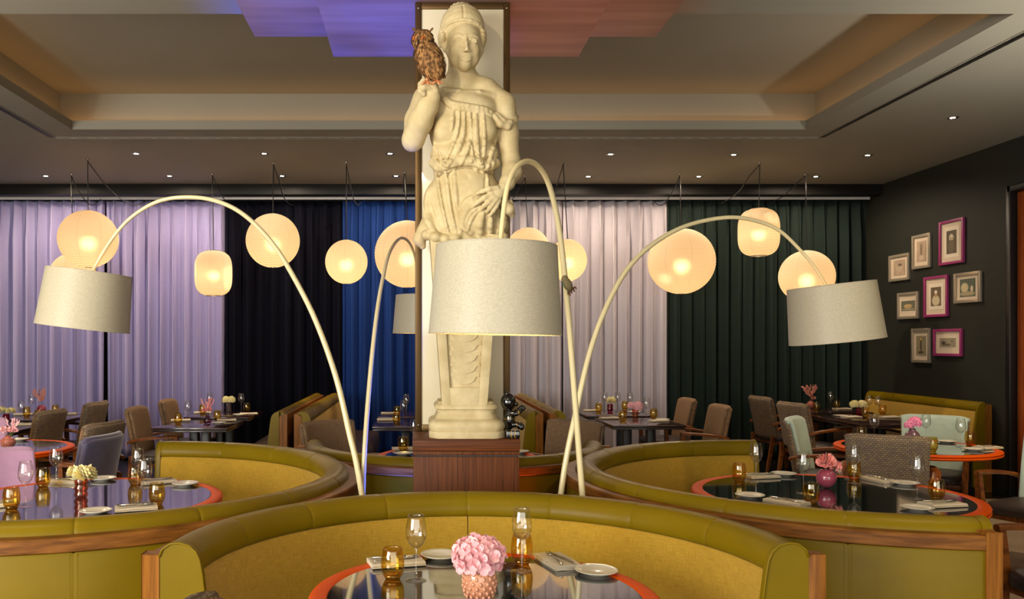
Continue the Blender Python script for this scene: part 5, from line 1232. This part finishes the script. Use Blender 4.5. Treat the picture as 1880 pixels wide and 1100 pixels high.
for i in range(620):
    head = i > 430
    c, rr, qq = (OP(776, 74, OW), (18.5, 17.5, 19.5), Matrix.Identity(4)) if head else (cB, (25.5, 24.5, 36.5), q)
    z = rnd.uniform(-.92, .96); a = rnd.uniform(0, 6.283); s = math.sqrt(1-z*z); nl = Vector((s*math.cos(a), s*math.sin(a), z))
    p = c+qq @ Vector((nl.x*rr[0]*u_, nl.y*rr[1]*u_, nl.z*rr[2]*u_)); n = (qq @ Vector((nl.x/rr[0], nl.y/rr[1], nl.z/rr[2]))).normalized()
    dn = Vector((.35, 0, -1)) if not head else Vector((nl.x*1.2, -.3, -.7)); dn = (dn-n*dn.dot(n)); dn = dn.normalized() if dn.length > .05 else Vector((0, 0, -1))
    add_petal(fe if i % 3 else fe2, p, dn+n*.22, (7 if head else 9.5)*u_*rnd.uniform(.8, 1.3), 4.2*u_, -1.2*u_, n)
for sx in (-1, 1):
    for k in range(7): add_petal(fe2, OP(776+sx*11, 60, OW), Vector((sx*(.5+.1*k), -.1, .55+.07*k)), 11*u_, 3*u_, u_, Vector((0, -1, 0)))
for k in range(6): add_petal(fe, OP(800+k*2, 128, OW-6), Vector((.5, .1, -1)), 17*u_, 6*u_, u_, Vector((0, -1, 0)))
for f_, m_ in ((fe, 'owl'), (fe2, 'owl2')):
    o = f_.build('feathers', M[m_], owl, recalc=False); o['kind'] = 'stuff'
for ex_, ew in ((777, 16.5), (761, 11)):
    ey = MB().ball(OP(ex_, 70, OW+ew), 3.6*u_, 12, 8).build('eye', M['owleye'], owl)
    MB().ball(OP(ex_, 70, OW+ew+2.4), 1.9*u_, 10, 6).build('pupil', M['ink'], ey)
MB().tube([OP(768, 74, OW+15), OP(767, 79, OW+19), OP(767, 83, OW+17)], [1.6*u_, 1.4*u_, .4*u_], 8).build('beak', M['ink'], owl)
for (lx, ly, fx, fy) in ((801, 132, 803, 149), (787, 136, 783, 150)):
    lg = MB().tube([OP(lx, ly, OW), OP(fx, fy, OW)], [3.4*u_, 2.3*u_], 8).build('leg', M['owlleg'], owl)
    for dx, dy, dw in ((12, 5, 2), (4, 6, 8), (-9, 5, 5)): MB().tube([OP(fx, fy-1, OW), OP(fx+dx*.6, fy+dy*.4, OW+dw*.6), OP(fx+dx, fy+dy, OW+dw)], [2.2*u_, 2*u_, 1*u_], 6).build('toe', M['owlleg'], lg)

# ------------------------------------------------------------------ black bear figurine on the pedestal
b = thing('bear_figurine', 'glossy black bear figurine with gold lines beside the statue', 'figurine', ((941-CX)*4.17/F, 4.17, PZ)); b.scale = (1.06, 1.06, 1.06)
MB().box((-.032, -.035, 0), (.03, .035, .036), .003).build('seat_block', M['blackgloss'], b, auto=40)
MB().ball((-.014, 0, .088), (.026, .03, .05), 18, 14).build('body', M['blackgloss'], b)
hd = MB().ball((-.020, 0, .168), (.036, .04, .041), 20, 16).build('head', M['blackgloss'], b)
for y in (-.026, .026): MB().ball((-.03, y, .207), (.008, .012, .013), 12, 8).build('ear', M['blackgloss'], hd)
MB().ball((.014, 0, .158), (.014, .018, .012), 14, 10).build('snout', M['blackgloss'], hd); MB().ball((.027, 0, .163), (.004, .006, .004), 10, 6).build('nose', M['gold'], hd)
for s in (-1, 1):
    am = MB().tube(smooth_path([(-.01, s*.03, .118), (.012, s*.037, .115), (.032, s*.034, .128), (.046, s*.03, .14)], 4), [.013-.0003*i for i in range(13)], 12).ball((.047, s*.03, .141), .0105, 12, 8).build('arm', M['blackgloss'], b)
    MB().tube([(.024+.001*math.sin(k), s*.036+.0125*math.cos(2*math.pi*k/14), .121+.0125*math.sin(2*math.pi*k/14)) for k in range(14)], .0014, 5, closed=True).build('gold_line', M['gold'], am)
    lg = MB().tube(smooth_path([(-.004, s*.018, .062), (.016, s*.022, .064), (.03, s*.022, .056), (.036, s*.022, .05)], 4), .0135, 12).ball((.041, s*.022, .054), (.012, .013, .017), 12, 10).build('leg', M['blackgloss'], b)
    MB().tube([(.016, s*.022+.0142*math.cos(2*math.pi*k/14), .063+.0142*math.sin(2*math.pi*k/14)) for k in range(14)], .0014, 5, closed=True).build('gold_line', M['gold'], lg)
MB().tube([(-.014+.0262*math.cos(2*math.pi*k/24), .0302*math.sin(2*math.pi*k/24), .092+.003*math.sin(6*math.pi*k/24)) for k in range(24)], .0016, 5, closed=True).build('gold_line', M['gold'], b)
for x0 in (-.01, .006): MB().tube(smooth_path([(x0, -.0355, .036), (x0+.004, -.0358, .024), (x0-.002, -.0358, .014), (x0+.005, -.0358, .001)], 3), .0014, 5).build('gold_line', M['gold'], b)

# ------------------------------------------------------------------ small bird clinging to the lamp pole
M['bird'] = pm('speckled_bird_back', (138, 122, 84), .7, var=300, col2=(80, 70, 46)); M['birdteal'] = pm('teal_belly', (40, 140, 116), .4); M['birdtail'] = pm('brown_tail', (92, 56, 24), .6)
YB_ = 3.625; bw = YB_/F
bird = thing('toy_bird', 'tiny speckled teal bird clinging to the central lamp pole', 'bird ornament', P(1042, 522, YB_))
axd = Vector((.44, 0, -.9)).normalized(); qm = axd.to_track_quat('Z', 'Y').to_matrix().to_4x4()
MB().ball((0, -.004, 0), (8.4*bw, 8*bw, 13.5*bw), 16, 12, qm).build('back', M['bird'], bird)
MB().ball((0, .004, -.001), (9*bw, 8*bw, 13*bw), 16, 12, qm).build('belly', M['birdteal'], bird)
MB().ball(Vector((-5*bw, -.003, 10*bw)), 6.4*bw, 12, 10).build('head', M['bird'], bird)
for x, z in ((-11.5, 9), (-5.5, 15)): MB().ball((x*bw, -.006, z*bw), 1*bw, 8, 6).build('eye', M['ink'], bird)
for dx, dz in ((8, -17), (4.5, -22), (13, -14), (1, -20), (17, -8)): MB().tube([(4*bw, 0, -9*bw), (dx*.8*bw, -.002, dz*.7*bw), (dx*bw, -.002, dz*bw)], [1.6*bw, 1.8*bw, .8*bw], 6).build('tail_feather', M['birdtail'], bird)
